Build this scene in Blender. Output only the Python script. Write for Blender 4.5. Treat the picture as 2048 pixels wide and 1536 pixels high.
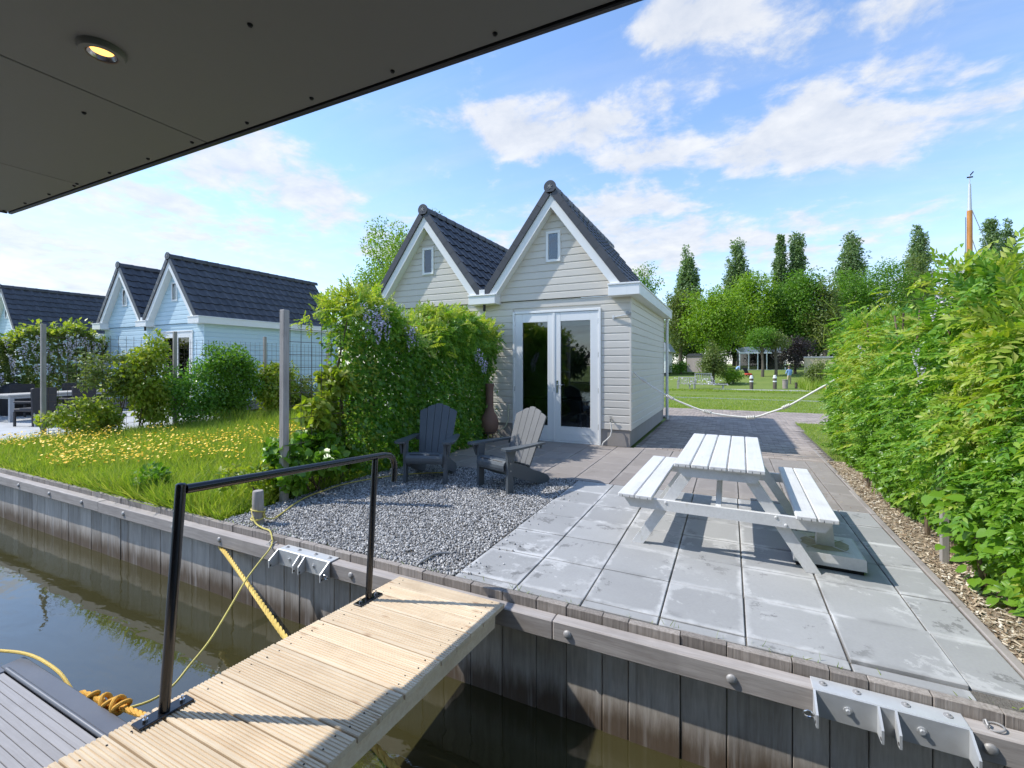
import bpy, math, random
import numpy as np
from mathutils import Vector, Matrix
random.seed(7); rng = np.random.default_rng(7)
R = math.radians
for o in list(bpy.data.objects): bpy.data.objects.remove(o)
S = bpy.context.scene
COL = S.collection

# ---------------------------------------------------------------- camera, sky, sun, exposure
H = 1.57                       # camera height above the patio (z = 0)
F_PX, Y0_PX, YAW = 905.0, 728.0, 0.448
cd = bpy.data.cameras.new("camera"); cam = bpy.data.objects.new("camera", cd); COL.objects.link(cam)
cam.location = (0, 0, H); cam.rotation_euler = (R(90), 0, YAW)
cd.sensor_width = 36.0; cd.lens = F_PX / 2048 * 36.0; cd.shift_y = (Y0_PX - 768) / 2048.0
cd.clip_start = 0.05; cd.clip_end = 6000
S.camera = cam
S.view_settings.view_transform = 'Standard'; S.view_settings.look = 'None'
S.view_settings.gamma = 1.0; S.view_settings.exposure = 1.46
S.view_settings.use_curve_mapping = False

SUN_EL = R(48.5)
TO_SUN = Vector((-0.94 * math.cos(SUN_EL), -0.34 * math.cos(SUN_EL), math.sin(SUN_EL))).normalized()
sd = bpy.data.lights.new("sun", 'SUN'); sun = bpy.data.objects.new("sun", sd); COL.objects.link(sun)
sun.rotation_euler = TO_SUN.to_track_quat('Z', 'Y').to_euler()
sd.energy = 1.8; sd.angle = R(0.53); sd.color = (1.0, 0.965, 0.905)

W = bpy.data.worlds.new("World"); S.world = W; W.use_nodes = True
def build_sky():
    nt = W.node_tree; nt.nodes.clear(); N = nt.nodes.new; L = nt.links.new
    def m(op, a, b=None, c=None, clamp=False):
        n = N('ShaderNodeMath'); n.operation = op; n.use_clamp = clamp
        for i, x in enumerate((a, b, c)):
            if x is None: continue
            if isinstance(x, (int, float)): n.inputs[i].default_value = x
            else: L(x, n.inputs[i])
        return n.outputs[0]
    sky = N('ShaderNodeTexSky'); sky.sky_type = 'NISHITA'; sky.sun_disc = False
    sky.sun_elevation = SUN_EL; sky.sun_rotation = math.atan2(TO_SUN.x, TO_SUN.y)
    sky.air_density = 1.0; sky.dust_density = 0.15; sky.ozone_density = 4.5
    tc = N('ShaderNodeTexCoord'); sp = N('ShaderNodeSeparateXYZ'); L(tc.outputs['Generated'], sp.inputs[0])
    x, y, z = sp.outputs
    zz = m('ADD', m('MAXIMUM', z, 0.0), 0.16)
    u = m('DIVIDE', x, zz); v = m('DIVIDE', y, zz)
    cb = N('ShaderNodeCombineXYZ'); L(u, cb.inputs[0]); L(v, cb.inputs[1])
    def noise(scale, detail, rough, off, dist=0.0, sx=1.0, sy=1.0, rot=0.0):
        mp = N('ShaderNodeMapping'); mp.inputs['Location'].default_value = off
        mp.inputs['Scale'].default_value = (sx, sy, 1); mp.inputs['Rotation'].default_value = (0, 0, rot)
        L(cb.outputs[0], mp.inputs[0])
        n = N('ShaderNodeTexNoise'); n.inputs['Scale'].default_value = scale; n.inputs['Detail'].default_value = detail
        n.inputs['Roughness'].default_value = rough; n.inputs['Distortion'].default_value = dist
        L(mp.outputs[0], n.inputs['Vector']); return n.outputs['Fac']
    # heaps of cloud: bearing, elevation, half widths (degrees) and weight
    az = m('ARCTAN2', x, y); el = m('ARCSINE', z)
    heaps = [(-16.5, 27.5, 20, 5.5, .42), (-9, 24.5, 12, 4.2, .36), (10, 23.5, 20, 6.5, .42), (-12, 15.5, 22, 9.5, .38), (-31, 13, 20, 7.0, .34),
             (-53, 20.5, 14, 7.5, .40), (-68, 12, 26, 11, .34), (14.5, 31, 16, 3.2, .26), (-5, 36, 10, 4.0, .34), (5, 13, 20, 8, .26),
             (-32, 28.5, 12, 2.6, .30), (45, 24, 22, 8, .36), (100, 22, 28, 9, .36), (165, 25, 28, 10, .36), (-120, 22, 28, 10, .36)]
    tot = None
    for a, e, ra, re, w in heaps:
        da = m('DIVIDE', m('SUBTRACT', az, R(a)), R(ra)); de = m('DIVIDE', m('SUBTRACT', el, R(e)), R(re))
        d2 = m('ADD', m('MULTIPLY', da, da), m('MULTIPLY', de, de))
        k = m('MULTIPLY', m('SUBTRACT', 1.0, d2, clamp=True), w)
        tot = k if tot is None else m('MAXIMUM', tot, k)
    n1 = noise(2.3, 10, .60, (3.1, 1.7, 0), .35)
    n2 = noise(7.0, 8, .62, (7.3, 2.2, 0), .2)
    nn = m('ADD', m('MULTIPLY', n1, 1.05), m('MULTIPLY', n2, .45))
    dens = m('ADD', m('SUBTRACT', nn, .93), m('MAXIMUM', tot, .13))
    heap = m('MULTIPLY', dens, 5.0, clamp=True)
    heap = m('MULTIPLY', m('MULTIPLY', heap, heap), m('SUBTRACT', 3.0, m('MULTIPLY', heap, 2.0)))
    wis = noise(1.6, 7, .58, (1.1, 4.0, 0), .35, .40, 1.7, .45)
    wis = m('MULTIPLY', m('SUBTRACT', wis, .46), 3.2, clamp=True)
    # thin high veil, thicker towards the horizon
    low = m('POWER', m('SUBTRACT', 1.0, m('MAXIMUM', z, 0.0), clamp=True), 5.0)
    veil = m('ADD', m('MULTIPLY', wis, m('ADD', .26, m('MULTIPLY', low, .30))), m('MULTIPLY', low, .62), clamp=True)
    cov = m('SUBTRACT', 1.0, m('MULTIPLY', m('SUBTRACT', 1.0, m('MULTIPLY', heap, .86)), m('SUBTRACT', 1.0, veil)), clamp=True)
    shade = N('ShaderNodeMix'); shade.data_type = 'RGBA'
    shade.inputs['A'].default_value = (2.35, 2.5, 2.78, 1); shade.inputs['B'].default_value = (3.3, 3.3, 3.3, 1)
    L(m('MULTIPLY', m('SUBTRACT', n2, .3), 2.2, clamp=True), shade.inputs['Factor'])
    mix = N('ShaderNodeMix'); mix.data_type = 'RGBA'
    L(cov, mix.inputs['Factor']); L(sky.outputs[0], mix.inputs['A']); L(shade.outputs['Result'], mix.inputs['B'])
    bg = N('ShaderNodeBackground'); bg.inputs['Strength'].default_value = 0.112
    L(mix.outputs['Result'], bg.inputs['Color'])
    out = N('ShaderNodeOutputWorld'); L(bg.outputs[0], out.inputs[0])
build_sky()
S.cycles.max_bounces = 8; S.cycles.transparent_max_bounces = 12; S.cycles.diffuse_bounces = 5
S.cycles.caustics_reflective = False; S.cycles.caustics_refractive = False
S.cycles.use_denoising = True

# ---------------------------------------------------------------- helpers
def srgb(r, g, b):
    f = lambda c: (c / 255 / 12.92) if c / 255 <= .04045 else ((c / 255 + .055) / 1.055) ** 2.4
    return (f(r), f(g), f(b))

class NB:
    """small node builder"""
    def __init__(s, name):
        s.mat = bpy.data.materials.new(name); s.mat.use_nodes = True
        s.nt = s.mat.node_tree; s.nt.nodes.clear()
        s.out = s.nt.nodes.new('ShaderNodeOutputMaterial')
    def n(s, t, **kw):
        n = s.nt.nodes.new(t)
        for k, v in kw.items(): setattr(n, k, v)
        return n
    def l(s, a, b): s.nt.links.new(a, b)
    def put(s, sock, v):
        if hasattr(v, 'is_linked') or hasattr(v, 'links'): s.l(v, sock)
        else:
            try: sock.default_value = v
            except Exception: sock.default_value = tuple(v) + (1,)
    def m(s, op, a, b=None, clamp=False):
        n = s.n('ShaderNodeMath', operation=op, use_clamp=clamp)
        s.put(n.inputs[0], a)
        if b is not None: s.put(n.inputs[1], b)
        return n.outputs[0]
    def mix(s, f, a, b, blend='MIX'):
        n = s.n('ShaderNodeMix', data_type='RGBA', blend_type=blend)
        s.put(n.inputs['Factor'], f); s.put(n.inputs['A'], a); s.put(n.inputs['B'], b)
        return n.outputs['Result']
    def ramp(s, f, stops):
        n = s.n('ShaderNodeValToRGB'); e = n.color_ramp.elements
        while len(e) < len(stops): e.new(.5)
        for k, (p, c) in zip(e, stops): k.position = p; k.color = tuple(c) + (1,) if len(c) == 3 else c
        s.put(n.inputs[0], f); return n.outputs[0]
    def step(s, f, a, b):
        n = s.n('ShaderNodeMapRange', interpolation_type='SMOOTHSTEP'); s.put(n.inputs['Value'], f)
        n.inputs['From Min'].default_value = a; n.inputs['From Max'].default_value = b
        return n.outputs[0]
    def coords(s, scale=(1, 1, 1), rand=True, kind='Object'):
        tc = s.n('ShaderNodeTexCoord'); mp = s.n('ShaderNodeMapping'); mp.inputs['Scale'].default_value = scale
        v = tc.outputs[kind]
        if rand:
            oi = s.n('ShaderNodeObjectInfo'); a = s.n('ShaderNodeVectorMath', operation='ADD')
            cb = s.n('ShaderNodeCombineXYZ')
            r = oi.outputs['Random']
            s.l(s.m('MULTIPLY', r, 37.0), cb.inputs[0]); s.l(s.m('MULTIPLY', r, 71.0), cb.inputs[1]); s.l(s.m('MULTIPLY', r, 53.0), cb.inputs[2])
            s.l(v, a.inputs[0]); s.l(cb.outputs[0], a.inputs[1]); v = a.outputs[0]
        s.l(v, mp.inputs[0]); return mp.outputs[0]
    def world(s, scale=(1, 1, 1)):
        g = s.n('ShaderNodeNewGeometry'); mp = s.n('ShaderNodeMapping'); mp.inputs['Scale'].default_value = scale
        s.l(g.outputs['Position'], mp.inputs[0]); return mp.outputs[0]
    def noise(s, vec, scale, detail=4, rough=.55, dist=0):
        n = s.n('ShaderNodeTexNoise'); s.l(vec, n.inputs['Vector'])
        n.inputs['Scale'].default_value = scale; n.inputs['Detail'].default_value = detail
        n.inputs['Roughness'].default_value = rough; n.inputs['Distortion'].default_value = dist
        return n.outputs['Fac']
    def rnd(s): return s.n('ShaderNodeObjectInfo').outputs['Random']
    def island(s): return s.n('ShaderNodeNewGeometry').outputs['Random Per Island']
    def bump(s, h, strength=.3, dist=.01):
        b = s.n('ShaderNodeBump'); b.inputs['Strength'].default_value = strength; b.inputs['Distance'].default_value = dist
        s.l(h, b.inputs['Height']); return b.outputs[0]
    def principled(s, color, rough=.5, metal=0.0, spec=.5, normal=None, **kw):
        p = s.n('ShaderNodeBsdfPrincipled')
        s.put(p.inputs['Base Color'], color); s.put(p.inputs['Roughness'], rough); s.put(p.inputs['Metallic'], metal)
        s.put(p.inputs['Specular IOR Level'], spec)
        for k, v in kw.items(): s.put(p.inputs[k.replace('_', ' ')], v)
        if normal is not None: s.l(normal, p.inputs['Normal'])
        return p.outputs[0]
    def done(s, sh): s.l(sh, s.out.inputs['Surface']); return s.mat

def plain(name, c, rough=.5, var=.12, scale=6, obj=.10, bump=.15, bscale=60, metal=0, spec=.4):
    b = NB(name); v = b.coords()
    n = b.noise(v, scale, 5, .6)
    d = tuple(x * (1 - var) for x in c); e = tuple(min(1, x * (1 + var)) for x in c)
    col = b.mix(n, d, e)
    k = b.m('ADD', 1 - obj, b.m('MULTIPLY', b.rnd(), 2 * obj))
    col = b.mix(1.0, col, k, 'MULTIPLY')
    nm = b.bump(b.noise(v, bscale, 4, .6), bump, .004)
    return b.done(b.principled(col, b.m('ADD', rough - .08, b.m('MULTIPLY', n, .16)), metal, spec, nm))

def mesh_np(name, V, faces, mats=None, smooth=False):
    """faces: list of int arrays (n,k)"""
    me = bpy.data.meshes.new(name)
    V = np.asarray(V, np.float32)
    me.vertices.add(len(V)); me.vertices.foreach_set('co', V.ravel())
    li = np.concatenate([f.ravel() for f in faces]).astype(np.int32)
    lt = np.concatenate([np.full(len(f), f.shape[1], np.int32) for f in faces])
    ls = np.concatenate([[0], np.cumsum(lt)[:-1]]).astype(np.int32)
    me.loops.add(len(li)); me.loops.foreach_set('vertex_index', li)
    me.polygons.add(len(lt)); me.polygons.foreach_set('loop_start', ls)
    if smooth: me.polygons.foreach_set('use_smooth', np.ones(len(lt), bool))
    me.update(calc_edges=True)
    return me

def link(name, me, mat=None, parent=None, loc=None, rot=None, scale=None):
    o = bpy.data.objects.new(name, me); COL.objects.link(o)
    if mat is not None and me is not None and not len(me.materials): me.materials.append(mat)
    if parent is not None: o.parent = parent
    if loc is not None: o.location = loc
    if rot is not None: o.rotation_euler = rot
    if scale is not None: o.scale = scale if hasattr(scale, '__len__') else (scale,) * 3
    return o

def tag(o, label, cat=None, group=None, kind=None):
    if label: o['label'] = label
    if cat: o['category'] = cat
    if group: o['group'] = group
    if kind: o['kind'] = kind
    return o

def thing(name, label, cat, loc=(0, 0, 0), rz=0, group=None):
    o = bpy.data.objects.new(name, None); COL.objects.link(o); o.location = loc; o.rotation_euler = (0, 0, rz)
    o.empty_display_size = .1
    return tag(o, label, cat, group)

class MB:
    def __init__(s): s.v = []; s.f = []
    def add(s, vs, fs):
        k = len(s.v); s.v += [tuple(p) for p in vs]; s.f += [tuple(i + k for i in f) for f in fs]; return s
    def box(s, x0, x1, y0, y1, z0, z1, bev=0.0):
        return s.obox(((x0 + x1) / 2, (y0 + y1) / 2, (z0 + z1) / 2), (x1 - x0, y1 - y0, z1 - z0), None, bev)
    def obox(s, c, size, M=None, bev=0.0):
        h = [a / 2 for a in size]; vs = []; fs = []
        sg = [(a, b, d) for a in (-1, 1) for b in (-1, 1) for d in (-1, 1)]
        if bev <= 0:
            vs = [(a * h[0], b * h[1], d * h[2]) for a, b, d in sg]
            fs = [(0, 1, 3, 2), (4, 6, 7, 5), (0, 4, 5, 1), (2, 3, 7, 6), (0, 2, 6, 4), (1, 5, 7, 3)]
        else:
            idx = {}
            for q in sg:
                for a in range(3):
                    p = [q[i] * (h[i] - (0 if i == a else min(bev, h[i] * .8))) for i in range(3)]
                    idx[q, a] = len(vs); vs.append(tuple(p))
            def fix(f):
                P = [Vector(vs[i]) for i in f]; n = (P[1] - P[0]).cross(P[2] - P[0])
                return tuple(f) if n.dot(sum(P, Vector())) > 0 else tuple(reversed(f))
            for a in range(3):
                b, c2 = [i for i in range(3) if i != a]
                for sa in (-1, 1):
                    def key(sb, sc):
                        q = [0, 0, 0]; q[a] = sa; q[b] = sb; q[c2] = sc; return tuple(q)
                    fs.append(fix([idx[key(i, j), a] for i, j in ((-1, -1), (1, -1), (1, 1), (-1, 1))]))
            for a in range(3):
                for b in range(a + 1, 3):
                    c2 = 3 - a - b
                    for sa in (-1, 1):
                        for sb in (-1, 1):
                            def key(sc):
                                q = [0, 0, 0]; q[a] = sa; q[b] = sb; q[c2] = sc; return tuple(q)
                            fs.append(fix([idx[key(-1), a], idx[key(1), a], idx[key(1), b], idx[key(-1), b]]))
            for q in sg: fs.append(fix([idx[q, 0], idx[q, 1], idx[q, 2]]))
        c = Vector(c)
        if M is not None: vs = [tuple(M @ Vector(p) + c) for p in vs]
        else: vs = [(p[0] + c.x, p[1] + c.y, p[2] + c.z) for p in vs]
        return s.add(vs, fs)
    def bar(s, p, q, w, h, up=(0, 0, 1), bev=0.0):
        """box from p to q: w across, h along up"""
        p, q = Vector(p), Vector(q); d = q - p; L = d.length; x = d / L
        y = Vector(up).cross(x)
        if y.length < 1e-4: y = Vector((0, 1, 0)).cross(x)
        y.normalize(); z = x.cross(y)
        M = Matrix((x, y, z)).transposed()
        return s.obox((p + q) / 2, (L, w, h), M, bev)
    def cyl(s, p, q, r, n=12, r2=None, caps=True):
        p, q = Vector(p), Vector(q); d = (q - p).normalized(); r2 = r if r2 is None else r2
        a = d.orthogonal().normalized(); b = d.cross(a)
        vs = []
        for c, rr in ((p, r), (q, r2)):
            for i in range(n):
                t = 2 * math.pi * i / n; vs.append(tuple(c + (a * math.cos(t) + b * math.sin(t)) * rr))
        fs = [(i, (i + 1) % n, n + (i + 1) % n, n + i) for i in range(n)]
        if caps: fs += [tuple(reversed(range(n))), tuple(range(n, 2 * n))]
        return s.add(vs, fs)
    def tube(s, pts, r, n=8, caps=True):
        P = [Vector(p) for p in pts]; rr = r if hasattr(r, '__len__') else [r] * len(P)
        vs = []; fs = []; a = None
        for i, p in enumerate(P):
            d = (P[min(i + 1, len(P) - 1)] - P[max(i - 1, 0)]).normalized()
            if a is None: a = d.orthogonal().normalized()
            else:
                a = (a - d * a.dot(d)); a = a.normalized() if a.length > 1e-6 else d.orthogonal().normalized()
            b = d.cross(a)
            for k in range(n):
                t = 2 * math.pi * k / n; vs.append(tuple(p + (a * math.cos(t) + b * math.sin(t)) * rr[i]))
        for i in range(len(P) - 1):
            for k in range(n): fs.append((i * n + k, i * n + (k + 1) % n, (i + 1) * n + (k + 1) % n, (i + 1) * n + k))
        if caps: fs += [tuple(reversed(range(n))), tuple(range((len(P) - 1) * n, len(P) * n))]
        return s.add(vs, fs)
    def lathe(s, prof, n=24, c=(0, 0, 0), axis='z'):
        vs = []; m = len(prof)
        for i in range(n):
            t = 2 * math.pi * i / n
            for r, z in prof:
                if axis == 'z': vs.append((c[0] + r * math.cos(t), c[1] + r * math.sin(t), c[2] + z))
                else: vs.append((c[0] + r * math.cos(t), c[1] + z, c[2] + r * math.sin(t)))
        fs = [(i * m + k, ((i + 1) % n) * m + k, ((i + 1) % n) * m + k + 1, i * m + k + 1) for i in range(n) for k in range(m - 1)]
        return s.add(vs, fs)
    def prism(s, poly, d0, d1, axis='y'):
        """poly of 2D points extruded along axis: y -> (x,z), x -> (y,z), z -> (x,y)"""
        n = len(poly); vs = []
        for d in (d0, d1):
            for a, b in poly: vs.append({'y': (a, d, b), 'x': (d, a, b), 'z': (a, b, d)}[axis])
        fs = [tuple(range(n)), tuple(reversed(range(n, 2 * n)))] + [(i, n + i, n + (i + 1) % n, (i + 1) % n) for i in range(n)]
        return s.add(vs, fs)
    def mesh(s, name, smooth=False):
        me = bpy.data.meshes.new(name); me.from_pydata(s.v, [], s.f)
        if smooth: me.polygons.foreach_set('use_smooth', np.ones(len(me.polygons), bool))
        me.update(); return me
    def build(s, name, mat, parent=None, loc=None, rot=None, smooth=False):
        me = s.mesh(name, smooth)
        if smooth:
            try: me.set_sharp_from_angle(angle=R(38))
            except Exception: pass
        return link(name, me, mat, parent, loc, rot)

def unit(a): return a / np.maximum(np.linalg.norm(a, axis=1, keepdims=True), 1e-9)
def scatter_mesh(name, tv, tf, pos, X, N, scale, width=None):
    """copy a template (tv verts, tf equal-sized faces) to every frame: X = length axis, N = rough normal"""
    tv = np.asarray(tv, float); tf = np.asarray(tf, int); n = len(pos)
    X = unit(np.asarray(X, float)); Y = unit(np.cross(N, X)); Z = np.cross(X, Y)
    sc = np.broadcast_to(np.asarray(scale, float), (n,))[:, None, None]
    wd = np.ones((n, 1, 1)) if width is None else np.broadcast_to(np.asarray(width, float), (n,))[:, None, None]
    V = pos[:, None, :] + sc * (tv[None, :, 0:1] * X[:, None] + wd * tv[None, :, 1:2] * Y[:, None] + tv[None, :, 2:3] * Z[:, None])
    Fc = tf[None] + (np.arange(n) * len(tv))[:, None, None]
    return V.reshape(-1, 3), Fc.reshape(-1, tf.shape[1])
def join_parts(parts):
    Vs, Fs, k = [], {}, 0
    for V, Fc in parts:
        Vs.append(V); Fs.setdefault(Fc.shape[1], []).append(Fc + k); k += len(V)
    return np.concatenate(Vs), [np.concatenate(f) for f in Fs.values()]
def bulk(name, parts, mat, parent=None, kind=None, smooth=False):
    V, Fs = join_parts(parts)
    o = link(name, mesh_np(name, V, Fs, smooth=smooth), mat, parent)
    if kind: o['kind'] = kind
    return o

def vnoise(p, scale, seed=0):
    """cheap smooth 3D value noise in [0,1]"""
    q = np.asarray(p, float) * scale + seed * 17.31
    i = np.floor(q).astype(np.int64); f = q - i; f = f * f * (3 - 2 * f)
    def h(a, b, c):
        n = (a * 374761393 + b * 668265263 + c * 2147483647 + seed * 974711) & 0xffffffff
        n = ((n ^ (n >> 13)) * 1274126177) & 0xffffffff
        return ((n ^ (n >> 16)) & 0xffff) / 65535.0
    r = 0
    for a in (0, 1):
        for b in (0, 1):
            for c in (0, 1):
                w = (f[:, 0] if a else 1 - f[:, 0]) * (f[:, 1] if b else 1 - f[:, 1]) * (f[:, 2] if c else 1 - f[:, 2])
                r = r + w * h(i[:, 0] + a, i[:, 1] + b, i[:, 2] + c)
    return r

# leaf templates: unit length along x, width along y
LEAF2_V = [(0, 0, 0), (.42, .27, .07), (1, 0, -.03), (.42, -.27, .07)]; LEAF2_F = [(0, 2, 1), (0, 3, 2)]
LEAF8_V = [(0, 0, 0), (.24, .2, .05), (.58, .24, .05), (1, 0, -.10), (.58, -.24, .05), (.24, -.2, .05), (.24, 0, 0), (.58, 0, -.02)]
LEAF8_F = [(0, 6, 1), (6, 7, 2), (6, 2, 1), (7, 3, 2), (0, 5, 6), (6, 5, 4), (6, 4, 7), (7, 4, 3)]
HEART_V = [(0, 0, 0), (-.06, .26, .06), (.25, .44, .06), (.62, .33, .02), (1, 0, -.12), (.62, -.33, .02), (.25, -.44, .06), (-.06, -.26, .06), (.3, 0, -.02), (.65, 0, -.05)]
HEART_F = [(0, 8, 1), (1, 8, 2), (8, 9, 2), (2, 9, 3), (9, 4, 3), (0, 7, 8), (7, 6, 8), (8, 6, 9), (6, 5, 9), (9, 5, 4)]
IVY_V = [(0, 0, 0), (.1, .36, .05), (.38, .24, .03), (.55, .46, .02), (.62, .17, .02), (1, 0, -.08), (.62, -.17, .02), (.55, -.46, .02), (.38, -.24, .03), (.1, -.36, .05), (.35, 0, -.01)]
IVY_F = [(0, 10, 1), (1, 10, 2), (2, 10, 3), (3, 10, 4), (4, 10, 5), (5, 10, 6), (6, 10, 7), (7, 10, 8), (8, 10, 9), (9, 10, 0)]
def pinnate(pairs, lv, lf, ll=.24, width=1.0, seed=1):
    r = random.Random(seed); V = []; Fc = []
    def put(p, ang, s, tilt):
        k = len(V); ca, sa = math.cos(ang), math.sin(ang)
        for x, y, z in lv:
            y *= width; yy = y * math.cos(tilt) - z * math.sin(tilt); zz = y * math.sin(tilt) + z * math.cos(tilt) - .18 * x * x
            V.append((p[0] + s * (x * ca - yy * sa), p[1] + s * (x * sa + yy * ca), p[2] + s * zz))
        for f in lf: Fc.append(tuple(i + k for i in f))
    def mid(t): return (t, 0, -.30 * t * t)
    for i in range(pairs):
        t = .16 + .74 * i / (pairs - 1)
        for sgn in (1, -1):
            put(mid(t + r.uniform(-.02, .02)), sgn * (1.15 - .45 * t + r.uniform(-.15, .15)), ll * (1.05 - .25 * abs(t - .5)) * r.uniform(.85, 1.1), r.uniform(-.5, .3) * sgn)
    put(mid(.96), r.uniform(-.1, .1), ll * 1.05, 0)
    return V, Fc

# ---------------------------------------------------------------- materials
def m_tile(name, base, pale, dark, amt=1.0):
    b = NB(name); w = b.world(); o = b.coords()
    cloud = b.noise(o, 2.2, 6, .62)
    fine = b.noise(w, 55, 4, .6)
    col = b.mix(cloud, tuple(c * .80 for c in base), tuple(c * 1.16 for c in base))
    col = b.mix(b.m('MULTIPLY', fine, .22), col, pale)
    # lime bloom and damp patches: blotches that run over the joints
    n1 = b.noise(w, 3.6, 12, .76, .15); n2 = b.noise(w, 1.1, 4, .5)
    bloom = b.m('MULTIPLY', b.step(n1, .545, .575), b.step(n2, .46, .56))
    col = b.mix(b.m('MULTIPLY', bloom, .48 * amt), col, pale)
    n3 = b.noise(w, 4.1, 12, .76, .2)
    damp = b.m('MULTIPLY', b.step(n3, .56, .60), b.step(b.noise(w, .9, 3, .5), .44, .54))
    col = b.mix(b.m('MULTIPLY', damp, .72 * amt), col, dark)
    col = b.mix(1.0, col, b.m('ADD', .90, b.m('MULTIPLY', b.rnd(), .2)), 'MULTIPLY')
    tc = b.n('ShaderNodeTexCoord'); sp = b.n('ShaderNodeSeparateXYZ'); b.l(tc.outputs['Object'], sp.inputs[0])
    e = b.m('MAXIMUM', b.m('ABSOLUTE', sp.outputs[0]), b.m('ABSOLUTE', sp.outputs[1]))
    e = b.m('ADD', e, b.m('MULTIPLY', b.m('SUBTRACT', b.noise(w, 6, 6, .7), .5), .10))
    rim = b.m('MULTIPLY', b.step(e, .195, .235), b.step(b.noise(w, 2.1, 5, .6), .40, .54))
    col = b.mix(b.m('MULTIPLY', rim, .80 * amt), col, pale)
    rim2 = b.m('MULTIPLY', b.step(e, .19, .25), b.step(b.noise(w, 1.7, 5, .6), .56, .44))
    col = b.mix(b.m('MULTIPLY', rim2, .35 * amt), col, dark)
    nm = b.bump(b.m('ADD', fine, b.m('MULTIPLY', cloud, .6)), .22, .003)
    return b.done(b.principled(col, b.m('ADD', .55, b.m('MULTIPLY', n1, .3)), 0, .35, nm))

def m_wood(name, a, c, axis='z', stretch=14, rnd=.18, rough=.75, stain=None, knots=None, bump=.5, gscale=1.0):
    """grain runs along axis; stain: (z0, z1, colour) brown tide mark by height"""
    b = NB(name); sc = {'x': (1, stretch, stretch), 'y': (stretch, 1, stretch), 'z': (stretch, stretch, 1)}[axis]
    v = b.coords(sc); g1 = b.noise(v, 2.2 * gscale, 6, .62, .4); g2 = b.noise(v, 9 * gscale, 4, .6)
    big = b.noise(b.coords((1, 1, 1)), 3, 4, .6)
    f = b.m('ADD', b.m('MULTIPLY', g1, .65), b.m('MULTIPLY', g2, .35))
    col = b.ramp(f, [(.28, a), (.72, c)])
    col = b.mix(b.m('MULTIPLY', b.step(big, .45, .75), .35), col, tuple(x * .72 for x in a))
    col = b.mix(1.0, col, b.m('ADD', 1 - rnd, b.m('MULTIPLY', b.rnd(), 2 * rnd)), 'MULTIPLY')
    if knots:
        vo = b.n('ShaderNodeTexVoronoi'); vo.inputs['Scale'].default_value = 4.2
        kv = b.coords({'x': (.9, 2.2, 1), 'y': (2.2, .9, 1), 'z': (2.2, 1, .9)}[axis]); b.l(kv, vo.inputs['Vector'])
        k = b.step(vo.outputs['Distance'], .17, .03)
        col = b.mix(b.m('MULTIPLY', k, .55), col, knots)
    if stain:
        w = b.world(); sp = b.n('ShaderNodeSeparateXYZ'); b.l(w, sp.inputs[0])
        z = b.m('ADD', sp.outputs[2], b.m('MULTIPLY', b.m('SUBTRACT', b.noise(b.world((9, 9, 1.5)), 1.2, 6, .7), .5), .30))
        t = b.step(z, stain[1], stain[0])
        col = b.mix(b.m('MULTIPLY', t, .88), col, stain[2])
        st = b.step(b.noise(b.world((16, 16, .7)), 1.0, 5, .65), .52, .70)
        col = b.mix(b.m('MULTIPLY', st, .28), col, (.62, .60, .58))
        st2 = b.step(b.noise(b.world((11, 11, .5)), 1.7, 5, .65), .55, .72)
        col = b.mix(b.m('MULTIPLY', st2, .32), col, (.05, .042, .036))
    nm = b.bump(f, bump, .004)
    return b.done(b.principled(col, rough, 0, .3, nm))

def m_leaf(name, cols, trans, tw=.38, rough=.42, spec=.35):
    b = NB(name); r = b.island()
    col = b.ramp(r, [(i / max(1, len(cols) - 1), c) for i, c in enumerate(cols)])
    big = b.noise(b.world(), 1.3, 4, .6)
    col = b.mix(b.m('MULTIPLY', b.step(big, .4, .72), .45), col, b.mix(1.0, col, (1.22, 1.14, .85), 'MULTIPLY'))
    p = b.principled(col, rough, 0, spec)
    t = b.n('ShaderNodeBsdfTranslucent'); b.l(b.mix(1.0, col, trans, 'MULTIPLY'), t.inputs[0])
    mx = b.n('ShaderNodeMixShader'); mx.inputs[0].default_value = tw
    b.l(p, mx.inputs[1]); b.l(t.outputs[0], mx.inputs[2]); return b.done(mx.outputs[0])

def m_water(name, body, ior=1.55, wave=.02):
    b = NB(name); w = b.world((1, 1, 1))
    h1 = b.noise(b.world((.9, 2.2, 1)), 1.5, 3, .5, .4); h2 = b.noise(b.world((1, 1.6, 1)), 6.5, 3, .5, .3)
    h = b.m('ADD', h1, b.m('MULTIPLY', h2, .16))
    nm = b.bump(h, 1.0, wave)
    murk = b.mix(b.noise(w, .7, 4, .6), tuple(c * .8 for c in body), tuple(c * 1.25 for c in body))
    return b.done(b.principled(murk, .015, 0, .5, nm, IOR=ior))

def m_glass(name, tint=(.5, .55, .56), k=1.0):
    b = NB(name)
    t = b.n('ShaderNodeBsdfTransparent'); t.inputs[0].default_value = tint + (1,)
    g = b.n('ShaderNodeBsdfGlossy'); g.inputs['Roughness'].default_value = .004
    fr = b.n('ShaderNodeFresnel'); fr.inputs['IOR'].default_value = 1.9
    mx = b.n('ShaderNodeMixShader'); b.l(b.m('MULTIPLY', fr.outputs[0], k, True), mx.inputs[0])
    b.l(t.outputs[0], mx.inputs[1]); b.l(g.outputs[0], mx.inputs[2]); return b.done(mx.outputs[0])

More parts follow.
